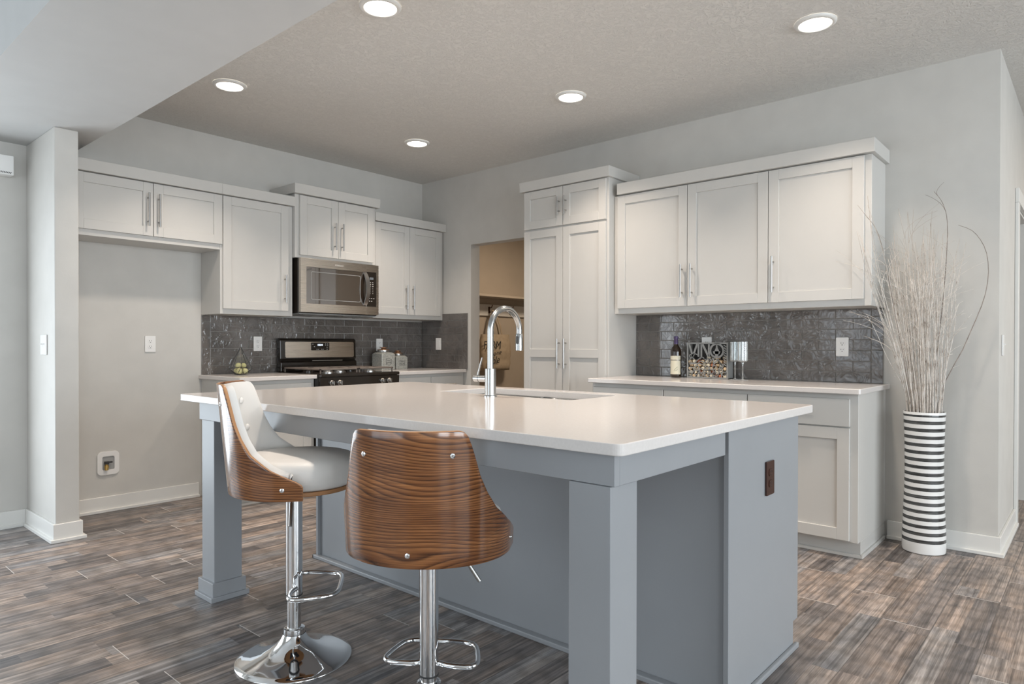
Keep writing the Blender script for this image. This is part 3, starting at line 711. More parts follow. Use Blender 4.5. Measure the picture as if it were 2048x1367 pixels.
b = MB(); b.box(-.935, -.895, -.3904, -.3912, 1.700, 1.720); b.build('display', 'lcd', cp)
b = MB()
for r_ in range(7):
    for c_ in range(2):
        x = -.928 + c_ * .026; z = 1.675 - r_ * .0155; b.box(x - (.006 if r_ < 3 else .003), x + (.006 if r_ < 3 else .003), -.3904, -.391, z - .002, z + .002)
for r_ in range(2):
    for c_ in range(3 - r_): b.box(-.942 + c_ * .022, -.930 + c_ * .022, -.3904, -.391, 1.535 - r_ * .022, 1.540 - r_ * .022)
b.build('buttons', 'whiteprint', cp)
b = MB(); b.box(-1.59, -.85, -.02, -.36, 1.384, 1.3925); b.box(-1.5, -1.3, -.05, -.30, 1.380, 1.386); b.box(-1.14, -.94, -.05, -.30, 1.380, 1.386); b.build('grease_filters', 'slate', t)

# ------------------------------------------------------------ gas range
RX0, RX1 = -1.603, -.837
t = thing('gas_range', 'black and stainless freestanding gas range', 'stove')
b = MB(); b.box(RX0, RX1, -.02, -.640, .03, .905); b.build('body', 'black', t, bevel=.003)
b = MB(); b.box(RX0 + .001, RX1 - .001, -.06, -.672, .9055, .918); b.box(RX0 + .001, RX1 - .001, -.640, -.675, .893, .918); ct = b.build('cooktop', 'black', t, bevel=.006, seg=3)
b = MB()
b.prism([(-.022, .918), (-.085, .918), (-.085, .995), (-.060, 1.012), (-.075, 1.020), (-.070, 1.180), (-.055, 1.195), (-.022, 1.195)], RX0 + .010, RX1 - .010, 'yz')
bgp = b.build('backguard', 'black', t, bevel=.010, seg=4)
def ypl(z): return -.075 + (z - 1.020) / .16 * .005
b = MB(); P = rrect(-1.545, -.872, 1.034, 1.166, .012)
b.add([(x, ypl(z) - .0015, z) for x, z in P] + [(x, ypl(z) + .006, z) for x, z in P], [tuple(range(len(P))), tuple(range(len(P), 2 * len(P)))[::-1]] + [(i, (i + 1) % len(P), len(P) + (i + 1) % len(P), len(P) + i) for i in range(len(P))])
b.build('steel_panel', 'steel', bgp)
b = MB(); b.prism(rrect(-1.305, -1.128, 1.093, 1.160, .006), -.068, -.0775, 'xz'); dp = b.build('clock_panel', 'black', bgp)
text('clock_digits', '10:04', .024, 'clock', dp, (-1.220, -.0779, 1.139), (R(90), 0, 0), ext=.0003)
b = MB()
for x, z in ((-1.29, 1.146), (-1.275, 1.125), (-1.250, 1.103), (-1.235, 1.103), (-1.205, 1.103), (-1.190, 1.103), (-1.165, 1.149), (-1.145, 1.149), (-1.165, 1.138), (-1.145, 1.138), (-1.150, 1.120), (-1.150, 1.103)): b.box(x - .005, x + .005, -.0774, -.0779, z - .0022, z + .0022)
b.build('buttons', 'whiteprint', dp)
b = MB(); b.box(-1.30, -1.00, -.0845, -.0860, 1.004, 1.010); b.build('vent_strip', 'nickel', bgp)
# burners and grates
for bx, by in ((-1.42, -.22), (-1.02, -.22), (-1.42, -.50), (-1.02, -.50), (-1.22, -.36)):
    b = MB(); b.lathe([(.050, .918), (.050, .926), (.036, .930), (.034, .938), (.0, .940)], 28, (bx, by, 0), caps=False); b.build('burner', 'nickel' if by < -.3 else 'black', t, smooth=True, autosmooth=True)
for k, (x0, x1) in enumerate(((RX0 + .03, -1.225), (-1.215, RX1 - .03))):
    b = MB(); z0, z1 = .945, .957; y0, y1 = -.10, -.625
    for x in (x0, x1 - .012): b.box(x, x + .012, y0, y1, z0, z1)
    for y in (y0 - .012, y1, (y0 + y1) / 2): b.box(x0, x1, y, y + .012, z0, z1)
    for yy in (-.22, -.50):
        xm = (x0 + x1) / 2; b.box(x0, xm - .03, yy - .005, yy + .005, z0, z1); b.box(xm + .03, x1, yy - .005, yy + .005, z0, z1)
        b.box(xm - .005, xm + .005, yy + .03, yy + .12, z0, z1); b.box(xm - .005, xm + .005, yy - .12, yy - .03, z0, z1)
    for x in (x0 + .002, x1 - .014):
        for y in (y0 - .012, y1 + .002): b.box(x, x + .010, y, y + .010, .9185, z0)
    b.build('grate', 'iron', t, bevel=.002, seg=1)
b = MB(); b.prism([(-.640, .800), (-.668, .800), (-.672, .890), (-.640, .890)], RX0 + .002, RX1 - .002, 'yz'); kp = b.build('knob_panel', 'black', t, bevel=.004)
for x in (-1.502, -1.432, -1.02, -.95):
    tk = MB(); tk.T = Matrix.Translation((x, -.671, .848)) @ Matrix.Rotation(R(90), 4, 'X')
    tk.lathe([(.020, 0), (.020, .006), (.015, .010), (.013, .024), (.011, .027)], 24); tk.box(-.004, .004, -.016, .016, .020, .036)
    tk.build('knob', 'nickel', kp, smooth=True, autosmooth=True)
b = MB(); b.box(RX0 + .004, RX1 - .004, -.641, -.668, .245, .792); dr = b.build('oven_door', 'steel', t, bevel=.004)
b = MB(); b.box(RX0 + .08, RX1 - .08, -.667, -.670, .36, .66); b.build('oven_window', 'darkglass', dr)
b = MB(); b.tube([(RX0 + .06, -.705, .745), (RX1 - .06, -.705, .745)], .011, 16)
for x in (RX0 + .08, RX1 - .08): b.tube([(x, -.668, .745), (x, -.705, .745)], .009, 10)
b.build('handle', 'nickel', dr, smooth=True, autosmooth=True)
b = MB(); b.box(RX0 + .004, RX1 - .004, -.641, -.664, .055, .238); b.build('drawer', 'steel', t, bevel=.004)
b = MB()
for x in (RX0 + .04, RX1 - .06):
    for y in (-.08, -.60): b.box(x, x + .03, y, y + .03, 0, .03)
b.build('feet', 'gasket', t)

# ------------------------------------------------------------ canisters
def canister(x0, y0, w, h, label, line1, line2, rounded):
    t = thing('canister', label, 'canister', (x0 + w / 2, y0 + w / 2, .9145))
    g = w / 2; sh = h - .018
    sq = lambda s_, r_: rrect(-s_, s_, -s_, s_, r_, 4)
    b = MB(); prof = [(g - .002, 0), (g, .002), (g, sh - .012), (g - .006, sh - .004), (g * .78, sh + .004)]
    rings = [(sq(s_, .008 if i < 3 else .014), z) for i, (s_, z) in enumerate(prof)]
    n = len(rings[0][0]); vs = [(a, c_, z) for rg, z in rings for a, c_ in rg]; fs = [tuple(range(n))[::-1], tuple((len(rings) - 1) * n + k for k in range(n))]
    for i in range(len(rings) - 1):
        for k in range(n): fs.append((i * n + k, i * n + (k + 1) % n, (i + 1) * n + (k + 1) % n, (i + 1) * n + k))
    b.add(vs, fs); body = b.build('body', 'galv', t)
    b = MB(); b.lathe([(g * .70, sh + .002), (g * .72, sh + .008), (g * .72, sh + .022), (g * .68, sh + .026)], 36); lid = b.build('lid', 'nickel', t, smooth=True, autosmooth=True)
    b = MB(); b.lathe([(g * .70, sh + .0245), (g * .70, sh + .030), (g * .3, sh + .034), (g * .30, sh + .036), (g * .26, sh + .040), (g * .46, sh + .044), (g * .46, sh + .049), (0.001, sh + .053)], 32); b.build('knob', 'copper', lid, smooth=True, autosmooth=True)['label'] = 'copper coloured top and knob'
    b = MB(); zc = h * .42; hw = .030; hh = .024
    if rounded:
        out = [(-hw, zc - hh), (-hw * .5, zc - hh - .004), (0, zc - hh - .006), (hw * .5, zc - hh - .004), (hw, zc - hh), (hw, zc + hh), (hw * .5, zc + hh + .004), (0, zc + hh + .006), (-hw * .5, zc + hh + .004), (-hw, zc + hh)]
    else: out = [(-hw, zc - hh), (0, zc - hh), (hw, zc - hh), (hw, zc + hh), (0, zc + hh), (-hw, zc + hh)]
    inn = [(x * .93, zc + (z - zc) * .92) for x, z in out]
    b.ring_prism(out, inn, -g - .0003, -g - .0008, 'xz'); b.build('label_border', 'ink', body)
    b = MB()
    for q in range(7): b.box(-.017 + q * .005, -.0135 + q * .005, -g - .0003, -g - .0008, zc + .008 + .0008 * (q % 2), zc + .013)
    b.build('label_line', 'ink', body)
    text('label_text', line2, .018, 'ink', body, (0, -g - .0004, zc - .009), (R(90), 0, 0), ext=.0002)
canister(-.690, -.245, .150, .172, 'larger galvanised square canister with a copper coloured lid', 'PREMIUM', 'COFFEE', True)
canister(-.500, -.215, .135, .140, 'smaller galvanised square canister nearer the corner', 'SELECT', 'SUGAR', False)

# ------------------------------------------------------------ glass terrarium with green balls
t = thing('terrarium', 'pointed black-framed glass terrarium holding green balls', 'terrarium', (-2.015, -.250, .9145), R(12))
n = 5; mid = [(.083 * math.cos(2 * PI * k / n + .3), .083 * math.sin(2 * PI * k / n + .3), .052 + (.010 if k % 2 else -.004)) for k in range(n)]
bot = [(.040 * math.cos(2 * PI * k / n + .3 + PI / n), .040 * math.sin(2 * PI * k / n + .3 + PI / n), .004) for k in range(n)]
apex = (0, 0, .213)
b = MB()
for k in range(n):
    k2 = (k + 1) % n
    b.tube([mid[k], mid[k2]], .0021, 6); b.tube([mid[k], apex], .0021, 6); b.tube([bot[k], bot[k2]], .0016, 6)
    b.tube([mid[k], bot[k]], .0021, 6); b.tube([mid[k2], bot[k]], .0021, 6)
b.build('wire_frame', 'blackwire', t)
b = MB(); vs = mid + bot + [apex]; fs = []
for k in range(n):
    k2 = (k + 1) % n; fs += [(k, k2, 2 * n), (k, k2, n + k), (k2, n + k2, n + k)]
fs.append(tuple(range(n, 2 * n)))
b.add(vs, fs); b.build('glass_panes', 'pane', t)
ball0 = None
for k, (x, y, z, r_) in enumerate([(-.026, -.018, .030, .0225), (.018, -.028, .029, .0215), (.030, .014, .030, .0215), (-.010, .029, .030, .0225), (-.020, -.001, .069, .0225), (.022, -.004, .068, .0205)]):
    if ball0 is None:
        b = MB(); b.lathe([(max(.0002, math.sin(PI * i / 12)) * 1.0, -math.cos(PI * i / 12)) for i in range(13)], 20, caps=False)
        o = ball0 = b.build('green_ball', 'ball', smooth=True)
    else:
        o = ball0.copy(); COL.objects.link(o)
    p = Matrix.Rotation(R(12), 4, 'Z') @ Vector((x, y, z)); o.location = (-2.015 + p.x, -.250 + p.y, .9145 + p.z); o.scale = (r_, r_, r_); o.rotation_euler = (random.random() * 3, random.random() * 3, 0)
    tag(o, 'pale green ball inside the pointed glass terrarium', 'decorative ball', 'green balls in the terrarium')

# ------------------------------------------------------------ wine display on the right counter
t = thing('wine_bottle', 'dark wine bottle with cream label and purple foil', 'bottle', (-.125, -2.850, .9145))
b = MB(); b.lathe([(.030, 0), (.036, .003), (.0375, .010), (.0375, .178), (.036, .192), (.028, .210), (.018, .224), (.0145, .235), (.0142, .284)], 40); bo = b.build('bottle_body', 'bottle', t, smooth=True)
b = MB(); b.lathe([(.0150, .228), (.0150, .270), (.0162, .272), (.0162, .283), (.0150, .286), (.0148, .290)], 32); b.build('foil_capsule', 'purple', bo, smooth=True, autosmooth=True)
def wrap(z0, z1, r_, a0, a1, name, mat, par):
    b = MB(); n = 24; vs = []
    for k in range(n + 1):
        a = R(a0 + (a1 - a0) * k / n)
        for rr in (r_, r_ + .0004):
            for z in (z0, z1): vs.append((rr * math.cos(a), rr * math.sin(a), z))
    fs = []
    for k in range(n): q = 4 * k; fs += [(q + 2, q + 6, q + 7, q + 3), (q, q + 1, q + 5, q + 4), (q + 1, q + 3, q + 7, q + 5), (q, q + 4, q + 6, q + 2)]
    b.add(vs, fs); return b.build(name, mat, par, smooth=True, autosmooth=True)
lb = wrap(.022, .120, .0376, 110, 262, 'label', 'cream', bo); wrap(.124, .152, .0376, 110, 262, 'neck_band', 'cream', bo)
b = MB(); a = R(205)
for k, (u0, z0_, u1, z1_) in enumerate(((-20, .050, 5, .068), (5, .068, 22, .075), (-14, .046, 10, .050), (10, .050, 18, .060))):
    b.tube([(.0384 * math.cos(a + R(u0 + (u1 - u0) * i / 5)), .0384 * math.sin(a + R(u0 + (u1 - u0) * i / 5)), z0_ + (z1_ - z0_) * i / 5) for i in range(6)], .0011, 6)
b.build('label_print', 'green_ink', bo)

t = thing('cork_holder_box', 'slate-coloured cut-out metal box reading VINO, filled with corks', 'cork box', (0, 0, 0), RZ)
bx0, bx1, bz0, bz1, yf, yb = 2.942, 3.239, .9150, 1.160, -.142, -.060
b = MB(); fr = .010
b.box(bx0, bx0 + .004, yf + .003, yb, bz0, bz1); b.box(bx1 - .004, bx1, yf + .003, yb, bz0, bz1); b.box(bx0, bx1, yf + .003, yb, bz0, bz0 + .004); b.box(bx0, bx1, yb - .002, yb, bz0, bz1)
b.build('case', 'slate', t)
b = MB(); b.box(bx0 + .0045, bx1 - .0045, yb - .005, yb - .0025, bz0 + .0045, bz1); b.build('dark_back', 'gasket', t)  # dark sheet added behind the corks to make the box interior dark
g = MB(); y0, y1 = yf, yf + .003
g.ring_prism([(bx0, bz0), (bx1, bz0), (bx1, bz1), (bx0, bz1)], [(bx0 + fr, bz0 + fr), (bx1 - fr, bz0 + fr), (bx1 - fr, bz1 - fr), (bx0 + fr, bz1 - fr)], y0, y1, 'xz')
BW, BH = bx1 - bx0, bz1 - bz0
def bar(u0, v0, u1, v1, w=.011):
    a = Vector((bx0 + u0 * BW, bz0 + v0 * BH)); c = Vector((bx0 + u1 * BW, bz0 + v1 * BH)); d = (c - a).normalized(); n = Vector((-d.y, d.x)) * w / 2
    g.prism([tuple(a + n), tuple(a - n), tuple(c - n), tuple(c + n)], y0, y1, 'xz')
def poly(pts, w=.006):
    for p, q in zip(pts, pts[1:]): bar(*p, *q, w=w)
def arc(cx, cy, r_, a0, a1, w=.006, n=14, ey=None):
    poly([(cx + r_ * math.cos(R(a0 + (a1 - a0) * k / n)), cy + (r_ * BW / BH) * math.sin(R(a0 + (a1 - a0) * k / n))) for k in range(n + 1)], w)
bar(.055, .96, .15, .61, .013); bar(.15, .61, .255, .96, .013)                      # V
bar(.29, .97, .29, .60, .012)                                                       # I
bar(.36, .97, .36, .60, .012); bar(.385, .96, .53, .62, .014); bar(.545, .97, .545, .60, .012)   # N
arc(.735, .775, .155, 0, 360, .013, 28)                                             # O
g.prism([(bx0 + u * BW, bz0 + v * BH) for u, v in ((.70, .62), (.77, .62), (.785, .78), (.76, .84), (.745, .93), (.725, .93), (.71, .84), (.685, .78))], y0, y1, 'xz')
g.prism([(bx0 + u * BW, bz0 + v * BH) for u, v in ((.66, .68), (.80, .68), (.82, .76), (.64, .76))], y0, y1, 'xz')
arc(.10, .62, .035, 0, 360, .006); arc(.13, .50, .06, 20, 300, .006); arc(.20, .56, .10, 150, 40, .006); bar(.18, .42, .34, .58, .006); arc(.38, .53, .05, 180, 20, .006)
bar(.06, .40, .30, .41, .006); arc(.36, .38, .08, 150, 20, .006); bar(.44, .42, .52, .58, .006); bar(.50, .42, .58, .58, .006); bar(.56, .42, .66, .60, .007); bar(.44, .53, .62, .53, .006); bar(.66, .60, .66, .40, .008)
bar(.64, .36, .76, .54, .008); bar(.76, .54, .86, .36, .008); bar(.78, .50, .88, .34, .005); bar(.30, .42, .46, .36, .005)
for k in range(9): v = .93 - k * .065; bar(.90, v, .955, v - .05, .006)
for u, v, r_ in ((.12, .24, .05), (.24, .16, .055), (.25, .31, .045), (.37, .22, .05), (.47, .12, .05), (.50, .29, .05), (.60, .20, .055), (.68, .31, .045), (.72, .12, .05), (.82, .24, .055), (.90, .14, .04), (.09, .10, .045), (.35, .09, .04), (.85, .36, .04), (.60, .08, .035)):
    arc(u, v, r_, 0, 360, .005, 12)
for k in range(14): u = .06 + k * .066; bar(u, .04 + .05 * (k % 3), u + .03 * (1 if k % 2 else -1) + .02, .20 + .04 * (k % 4), .0045)
g.build('grille', 'slate', t)
cork0 = None; kc = 0
for layer in range(6):
    for i in range(9):
        for j in range(2):
            u = bx0 + .022 + i * .0315 + (.008 if layer % 2 else 0); z = bz0 + .018 + layer * .0245
            if u > bx1 - .02: continue
            if layer == 5 and (i < 4 or (i + j) % 2): continue
            if cork0 is None:
                b = MB(); b.tube([(-.019, 0, 0), (.019, 0, 0)], .0108, 14); cork0 = o = b.build('wine_cork', 'cork', smooth=True, autosmooth=True)
                mats = [cork0.data]
                for mm in ('cork_pale', 'cork_red'): dd = cork0.data.copy(); dd.materials[0] = M[mm]; mats.append(dd)
            else: o = cork0.copy(); COL.objects.link(o)
            o.data = random.choice([mats[0], mats[0], mats[1], mats[1], mats[1], mats[2]])
            y = -.121 + j * .040
            o.location = (y, -u, z)
            if (i + layer) % 3 == 0: o.rotation_euler = (0, random.uniform(-.12, .12), R(90) + random.uniform(-.1, .1)); o.scale = (.68, 1, 1)
            else: o.rotation_euler = (0, random.uniform(-.1, .1), random.uniform(-.08, .08)); o.scale = (.98, 1, 1)
            tag(o, 'wine cork piled inside the VINO box', 'cork', 'wine corks in the VINO box')

def wine_glass(x, y, label):
    t = thing('wine_glass', label, 'glass', (x, y, .9145))
    b = MB(); n = 48; vs = []; zs = [(.0, .003, 0), (.033, .126, 0)]
    # fluted cylindrical bowl, open at the top
    prof = [(.006, .118, 0), (.024, .121, .3), (.030, .127, 1), (.030, .250, 1), (.0280, .250, 1), (.0280, .130, 1), (.022, .125, .3), (.003, .1225, 0)]
    for r_, z, f in prof:
        for k in range(96):
            a = 2 * PI * k / 96; rr = r_ + f * .0011 * math.cos(16 * a); vs.append((rr * math.cos(a), rr * math.sin(a), z))
    fs = [(i * 96 + k, i * 96 + (k + 1) % 96, (i + 1) * 96 + (k + 1) % 96, (i + 1) * 96 + k) for i in range(len(prof) - 1) for k in range(96)]
    fs += [tuple(range(96))[::-1], tuple((len(prof) - 1) * 96 + k for k in range(96))]
    b.add(vs, fs); b.build('bowl', 'fluted', t, smooth=True, autosmooth=True)
    b = MB(); b.lathe([(.004, .004), (.0042, .1), (.007, .116), (.006, .1185)], 20); b.build('stem', 'fluted', t, smooth=True)
    b = MB(); b.lathe([(.034, 0), (.035, .0012), (.012, .0035), (.005, .007), (.004, .010)], 40); b.build('foot', 'fluted', t, smooth=True)
wine_glass(-.150, -3.292, 'clear fluted stem glass standing right beside the VINO box')
wine_glass(-.205, -3.366, 'clear fluted stem glass farther right from the VINO box, nearer the counter edge')

# ------------------------------------------------------------ striped floor vase and branches
VX, VY = -.145, -4.377
t = thing('floor_vase', 'tall black and white striped floor vase', 'vase', (VX, VY, 0))
prof = [(.098, 0), (.105, .004), (.107, .02), (.106, .10), (.098, .30), (.0945, .45), (.096, .60), (.101, .74), (.103, .772), (.102, .776), (.097, .774), (.090, .60), (.088, .45), (.091, .30), (.098, .03), (.0, .02)]
b = MB(); b.lathe(prof, 64, caps=False); b.lathe([(.0, 0), (.098, 0)], 64, caps=False); b.build('body', 'stripes', t, smooth=True, autosmooth=True)
def branch(base, tip, bend, r0=.0030, r1=.0011, mat='twig', forks=2, label=None, mouth=None, ctrl=None):
    pts = []; n = 22
    B = Vector(base); T = Vector(tip)
    for k in range(n + 1):
        u = k / n
        if ctrl:
            P_ = [B] + [Vector(c) for c in ctrl] + [T]; m_ = len(P_) - 1; s_ = u * m_; i = min(int(s_), m_ - 1); f = s_ - i
            p0 = P_[max(i - 1, 0)]; p1 = P_[i]; p2 = P_[i + 1]; p3 = P_[min(i + 2, m_)]
            p = .5 * ((2 * p1) + (p2 - p0) * f + (2 * p0 - 5 * p1 + 4 * p2 - p3) * f * f + (3 * p1 - p0 - 3 * p2 + p3) * f ** 3)
        else:
            zm = .775; Mo = Vector(mouth)
            zc = B.z + (T.z - B.z) * u
            if zc < zm: p = B + (Mo - B) * ((zc - B.z) / (zm - B.z))
            else:
                q = (zc - zm) / (T.z - zm); q2 = q ** 1.12
                p = Vector((Mo.x + (T.x - Mo.x) * q2, Mo.y + (T.y - Mo.y) * q2, zc))
                p += Vector((math.sin(q * 6 + bend * 9) * .012, math.sin(q * 7 + bend * 17) * .016, 0)) * q
        pts.append(p)
    b = MB(); b.tube(pts, [r0 + (r1 - r0) * k / n for k in range(n + 1)], 6)
    for f in range(forks):
        i = random.randint(int(n * .6), n - 2); p = pts[i]; d = (pts[i + 1] - pts[i]).normalized()
        s_ = Vector((random.uniform(-.3, .3), random.uniform(-1, 1), random.uniform(0, .3))).normalized(); L = random.uniform(.07, .24)
        q = [p + (d * (1 - .35 * k / 5) + s_ * .95 * (k / 5)) * (L * k / 5) for k in range(6)]
        for v in q: v.x = min(v.x, -.02)
        b.tube(q, [r1 * 1.3 * (1 - .5 * k / 5) for k in range(6)], 5)
    for v in range(len(b.v)):
        x_, y_, z_ = b.v[v]
        if x_ > -.006: b.v[v] = (-.006, y_, z_)
    o = b.build('dried_branch', mat, smooth=True)
    tag(o, label or 'thin whitewashed dried branch fanning out of the striped vase', 'branch', None if label else 'whitewashed branches in the striped vase'); return o
rnd = random.Random(11)
for k in range(104):
    a = k * 2.39996; rr = math.sqrt((k + .5) / 104); cx_, cy_ = rr * math.cos(a), rr * math.sin(a)
    mouth = (VX + cx_ * .080, VY + cy_ * .088, .775)
    ty = VY + .055 + cy_ * .228 + rnd.gauss(0, .035)
    zt = min(1.90, max(1.25, rnd.gauss(1.66, .13)))
    tx = min(-.03, VX + cx_ * .08 + rnd.uniform(-.10, .06))
    if ty > -4.18:
        if rnd.random() < .6: tx = -.45 - rnd.random() * .05; ty = min(ty, -4.10)
        else: ty = -4.175 - rnd.random() * .05
    random.seed(k)
    branch((VX + cx_ * .062, VY + cy_ * .066, .05), (tx, ty, zt), rnd.random(), r0=rnd.uniform(.0024, .0036), r1=.0009, forks=rnd.choice((1, 2, 3)), mouth=mouth)
branch((VX + .02, VY - .05, .05), (-.10, -4.525, 1.80), 0, mat='twig_dark', forks=0, label='long bare branch arching far out to the right of the vase',
       ctrl=[(-.12, -4.43, .775), (-.10, -4.56, 1.15), (-.09, -4.648, 1.42), (-.09, -4.655, 1.62), (-.09, -4.60, 1.75)])
branch((VX + .02, VY + .04, .05), (-.42, -4.150, 1.96), .3, mat='twig', forks=1, label='tallest thin branch at the left, crossing the cabinet end',
       ctrl=[(-.17, -4.32, .775), (-.27, -4.24, 1.20), (-.38, -4.18, 1.62)])
branch((VX - .02, VY - .03, .05), (-.10, -4.41, 2.00), .3, mat='twig_dark', forks=2, label='tall curled dark branch rising from the middle of the vase',
       ctrl=[(-.16, -4.41, .775), (-.12, -4.46, 1.40), (-.10, -4.475, 1.78), (-.10, -4.455, 1.92)])
branch((VX - .03, VY + .05, .05), (-.42, -4.140, 1.855), .3, mat='twig_dark', forks=1, label='dark branch leaning left with a snapped tip',
       ctrl=[(-.19, -4.32, .775), (-.28, -4.26, 1.30), (-.385, -4.205, 1.72)])

# ------------------------------------------------------------ mudroom shelf, hooks and tote bag
t = thing('coat_shelf', 'pale shelf and hook rail on the mudroom wall', 'coat rack')
b = MB(); b.box(.9, 3.0, .34, .599, 1.715, 1.74); b.build('shelf', 'wall_warm', t, bevel=.002)
b = MB(); b.box(.9, 3.0, .575, .599, 1.50, 1.64); b.build('hook_rail', 'trim', t, bevel=.002)
for x in (1.20, 1.59, 1.98, 2.37, 2.75):
    b = MB(); b.box(x - .012, x + .012, .568, .576, 1.53, 1.61); b.tube([(x, .57, 1.595), (x, .53, 1.60), (x, .515, 1.63)], .006, 8); b.tube([(x, .57, 1.55), (x, .535, 1.54), (x, .515, 1.555), (x, .512, 1.575)], .006, 8)
    b.build('hook', 'bronze', t, smooth=True)
t = thing('tote_bag', 'tan canvas tote bag printed FARM to table hanging in the mudroom', 'bag', (1.62, .50, 0))
b = MB(); n = 12; vs = []; fs = []
for k in range(n + 1):
    z = .83 + (1.27 - .83) * k / n; w = .245 + .02 * math.sin(k / n * PI); d = .035 + .03 * math.sin(k / n * PI) + (.02 if k < 3 else 0)
    for q in range(24):
        a = 2 * PI * q / 24; vs.append((w * math.copysign(abs(math.cos(a)) ** .5, math.cos(a)) + .006 * math.sin(k * 1.9 + q), d * math.copysign(abs(math.sin(a)) ** .7, math.sin(a)), z))
for k in range(n):
    for q in range(24): fs.append((k * 24 + q, k * 24 + (q + 1) % 24, (k + 1) * 24 + (q + 1) % 24, (k + 1) * 24 + q))
fs.append(tuple(range(24))[::-1]); b.add(vs, fs); bag = b.build('bag_body', 'canvas', t, smooth=True)
for y in (-.03, .02):
    b = MB(); P_ = [(-.11, y, 1.24), (-.09, y, 1.38), (-.045, y, 1.53), (-.03, .015, 1.572), (.0, y + .02, 1.53), (.06, y, 1.38), (.10, y, 1.24)]
    vs = []; 
    for (x, yy, z) in P_: vs += [(x - .012, yy - .002, z), (x + .012, yy - .002, z), (x + .012, yy + .002, z), (x - .012, yy + .002, z)]
    fs = [(4 * k + i, 4 * k + (i + 1) % 4, 4 * k + 4 + (i + 1) % 4, 4 * k + 4 + i) for k in range(len(P_) - 1) for i in range(4)]
    b.add(vs, fs); b.build('handle', 'canvas', t)
text('printed_word', 'FARM', .135, 'ink', bag, (-.135, -.080, 1.135), (R(90), 0, 0), shear=.1, sx=.92)
text('printed_word', 'to', .09, 'ink', bag, (-.115, -.082, 1.035), (R(90), 0, 0), shear=.3)
text('printed_word', 'table', .125, 'ink', bag, (-.120, -.080, .945), (R(90), R(-8), 0), shear=.35, sx=.9)
b = MB(); b.tube([(-.05, -.080, 1.05), (.03, -.080, 1.053)], .0035, 6); b.tube([(.01, -.080, 1.065), (.032, -.080, 1.053), (.01, -.080, 1.042)], .0035, 6); b.build('printed_arrow', 'ink', bag)

# ------------------------------------------------------------ island
isl = thing('kitchen_island', 'large grey painted kitchen island with square legs', 'kitchen island')
b = MB(); b.box(-2.440, -2.422, -1.970, -4.228, 0, .8835); b.box(-1.854, -1.836, -1.970, -4.228, .09, .8835); b.box(-2.422, -1.854, -1.970, -1.988, .09, .8835); b.box(-2.422, -1.854, -4.210, -4.228, .09, .8835); b.box(-2.422, -1.854, -1.988, -4.210, .09, .108); b.box(-1.913, -1.895, -1.970, -4.228, 0, .09)
b.build('cabinet_body', 'island', isl, bevel=.0015, seg=1)
b = MB(); b.prism([(-2.457, 0), (-1.870, 0), (-1.870, .10), (-1.822, .10), (-1.822, .8835), (-2.457, .8835)], -4.229, -4.247, 'xz'); b.build('end_panel', 'island', isl, bevel=.0015, seg=1)
b = MB(); b.prism([(-2.457, 0), (-1.870, 0), (-1.870, .10), (-1.822, .10), (-1.822, .8835), (-2.457, .8835)], -1.951, -1.969, 'xz'); b.build('end_panel', 'island', isl, bevel=.0015, seg=1)
b = MB()
b.box(-2.472, -2.440, -1.936, -4.262, 0, .020) ; b.box(-2.472, -1.848, -4.247, -4.262, 0, .020); b.box(-2.472, -1.848, -1.936, -1.951, 0, .020)
b.build('shoe_moulding', 'island', isl, bevel=.004, seg=2)
AX = -3.108
b = MB(); b.box(AX, AX + .022, -2.022, -4.245, .803, .8835); b.box(AX + .022, -2.480, -4.225, -4.245, .803, .8835); b.box(AX + .022, -2.4405, -2.022, -2.042, .803, .8835)
b.build('apron', 'island', isl, bevel=.0015, seg=1)
for (x0, x1, y0, y1) in ((-3.113, -2.990, -4.236, -4.112), (-3.100, -2.972, -2.150, -2.030)):
    b = MB(); b.box(x0, x1, y0, y1, 0, .8025); lg = b.build('leg', 'island', isl, bevel=.002)
    b = MB(); b.box(x0 - .013, x1 + .013, y0 - .013, y1 + .013, 0, .082); b.box(x0 - .024, x1 + .024, y0 - .024, y1 + .024, 0, .022); b.build('plinth', 'island', lg, bevel=.002)
# worktop with sink cut-out
TX0, TX1, TY0, TY1 = -3.146, -1.757, -4.285, -1.895
SX0, SX1, SY0, SY1 = -2.215, -1.862, -3.462, -2.655
def match(outer_r, inner_r): return outer_r, inner_r
b = MB(); b.ring_prism(rrect(TX0, TX1, TY0, TY1, .022, 6), rrect(SX0, SX1, SY0, SY1, .02, 6), .8845, .914)
top = b.build('countertop', 'quartz', bevel=.003, seg=3); tag(top, 'large white quartz slab topping the grey island', 'countertop')
t = thing('sink', 'undermount stainless sink set in the island slab', 'sink')
def basin(y0, y1):
    b = MB(); rings = []
    for (ins, z) in ((0, .884), (.004, .80), (.012, .70), (.04, .688), (.12, .686)): rings.append((rrect(SX0 + ins, SX1 - ins, y0 + ins, y1 - ins, .045, 6), z))
    n = len(rings[0][0]); vs = [(a, c_, z) for rg, z in rings for a, c_ in rg]; fs = [tuple((len(rings) - 1) * n + k for k in range(n))]
    for i in range(len(rings) - 1):
        for k in range(n): fs.append((i * n + k, i * n + (k + 1) % n, (i + 1) * n + (k + 1) % n, (i + 1) * n + k))
    # rim
    o = rrect(SX0 - .012, SX1 + .012, y0 - .008, y1 + .008, .05, 6); base = len(vs); vs += [(a, c_, .8838) for a, c_ in o]; fs += [(k, (k + 1) % n, base + (k + 1) % n, base + k) for k in range(n)]
    b.add(vs, fs); return b
ym = (SY0 + SY1) / 2
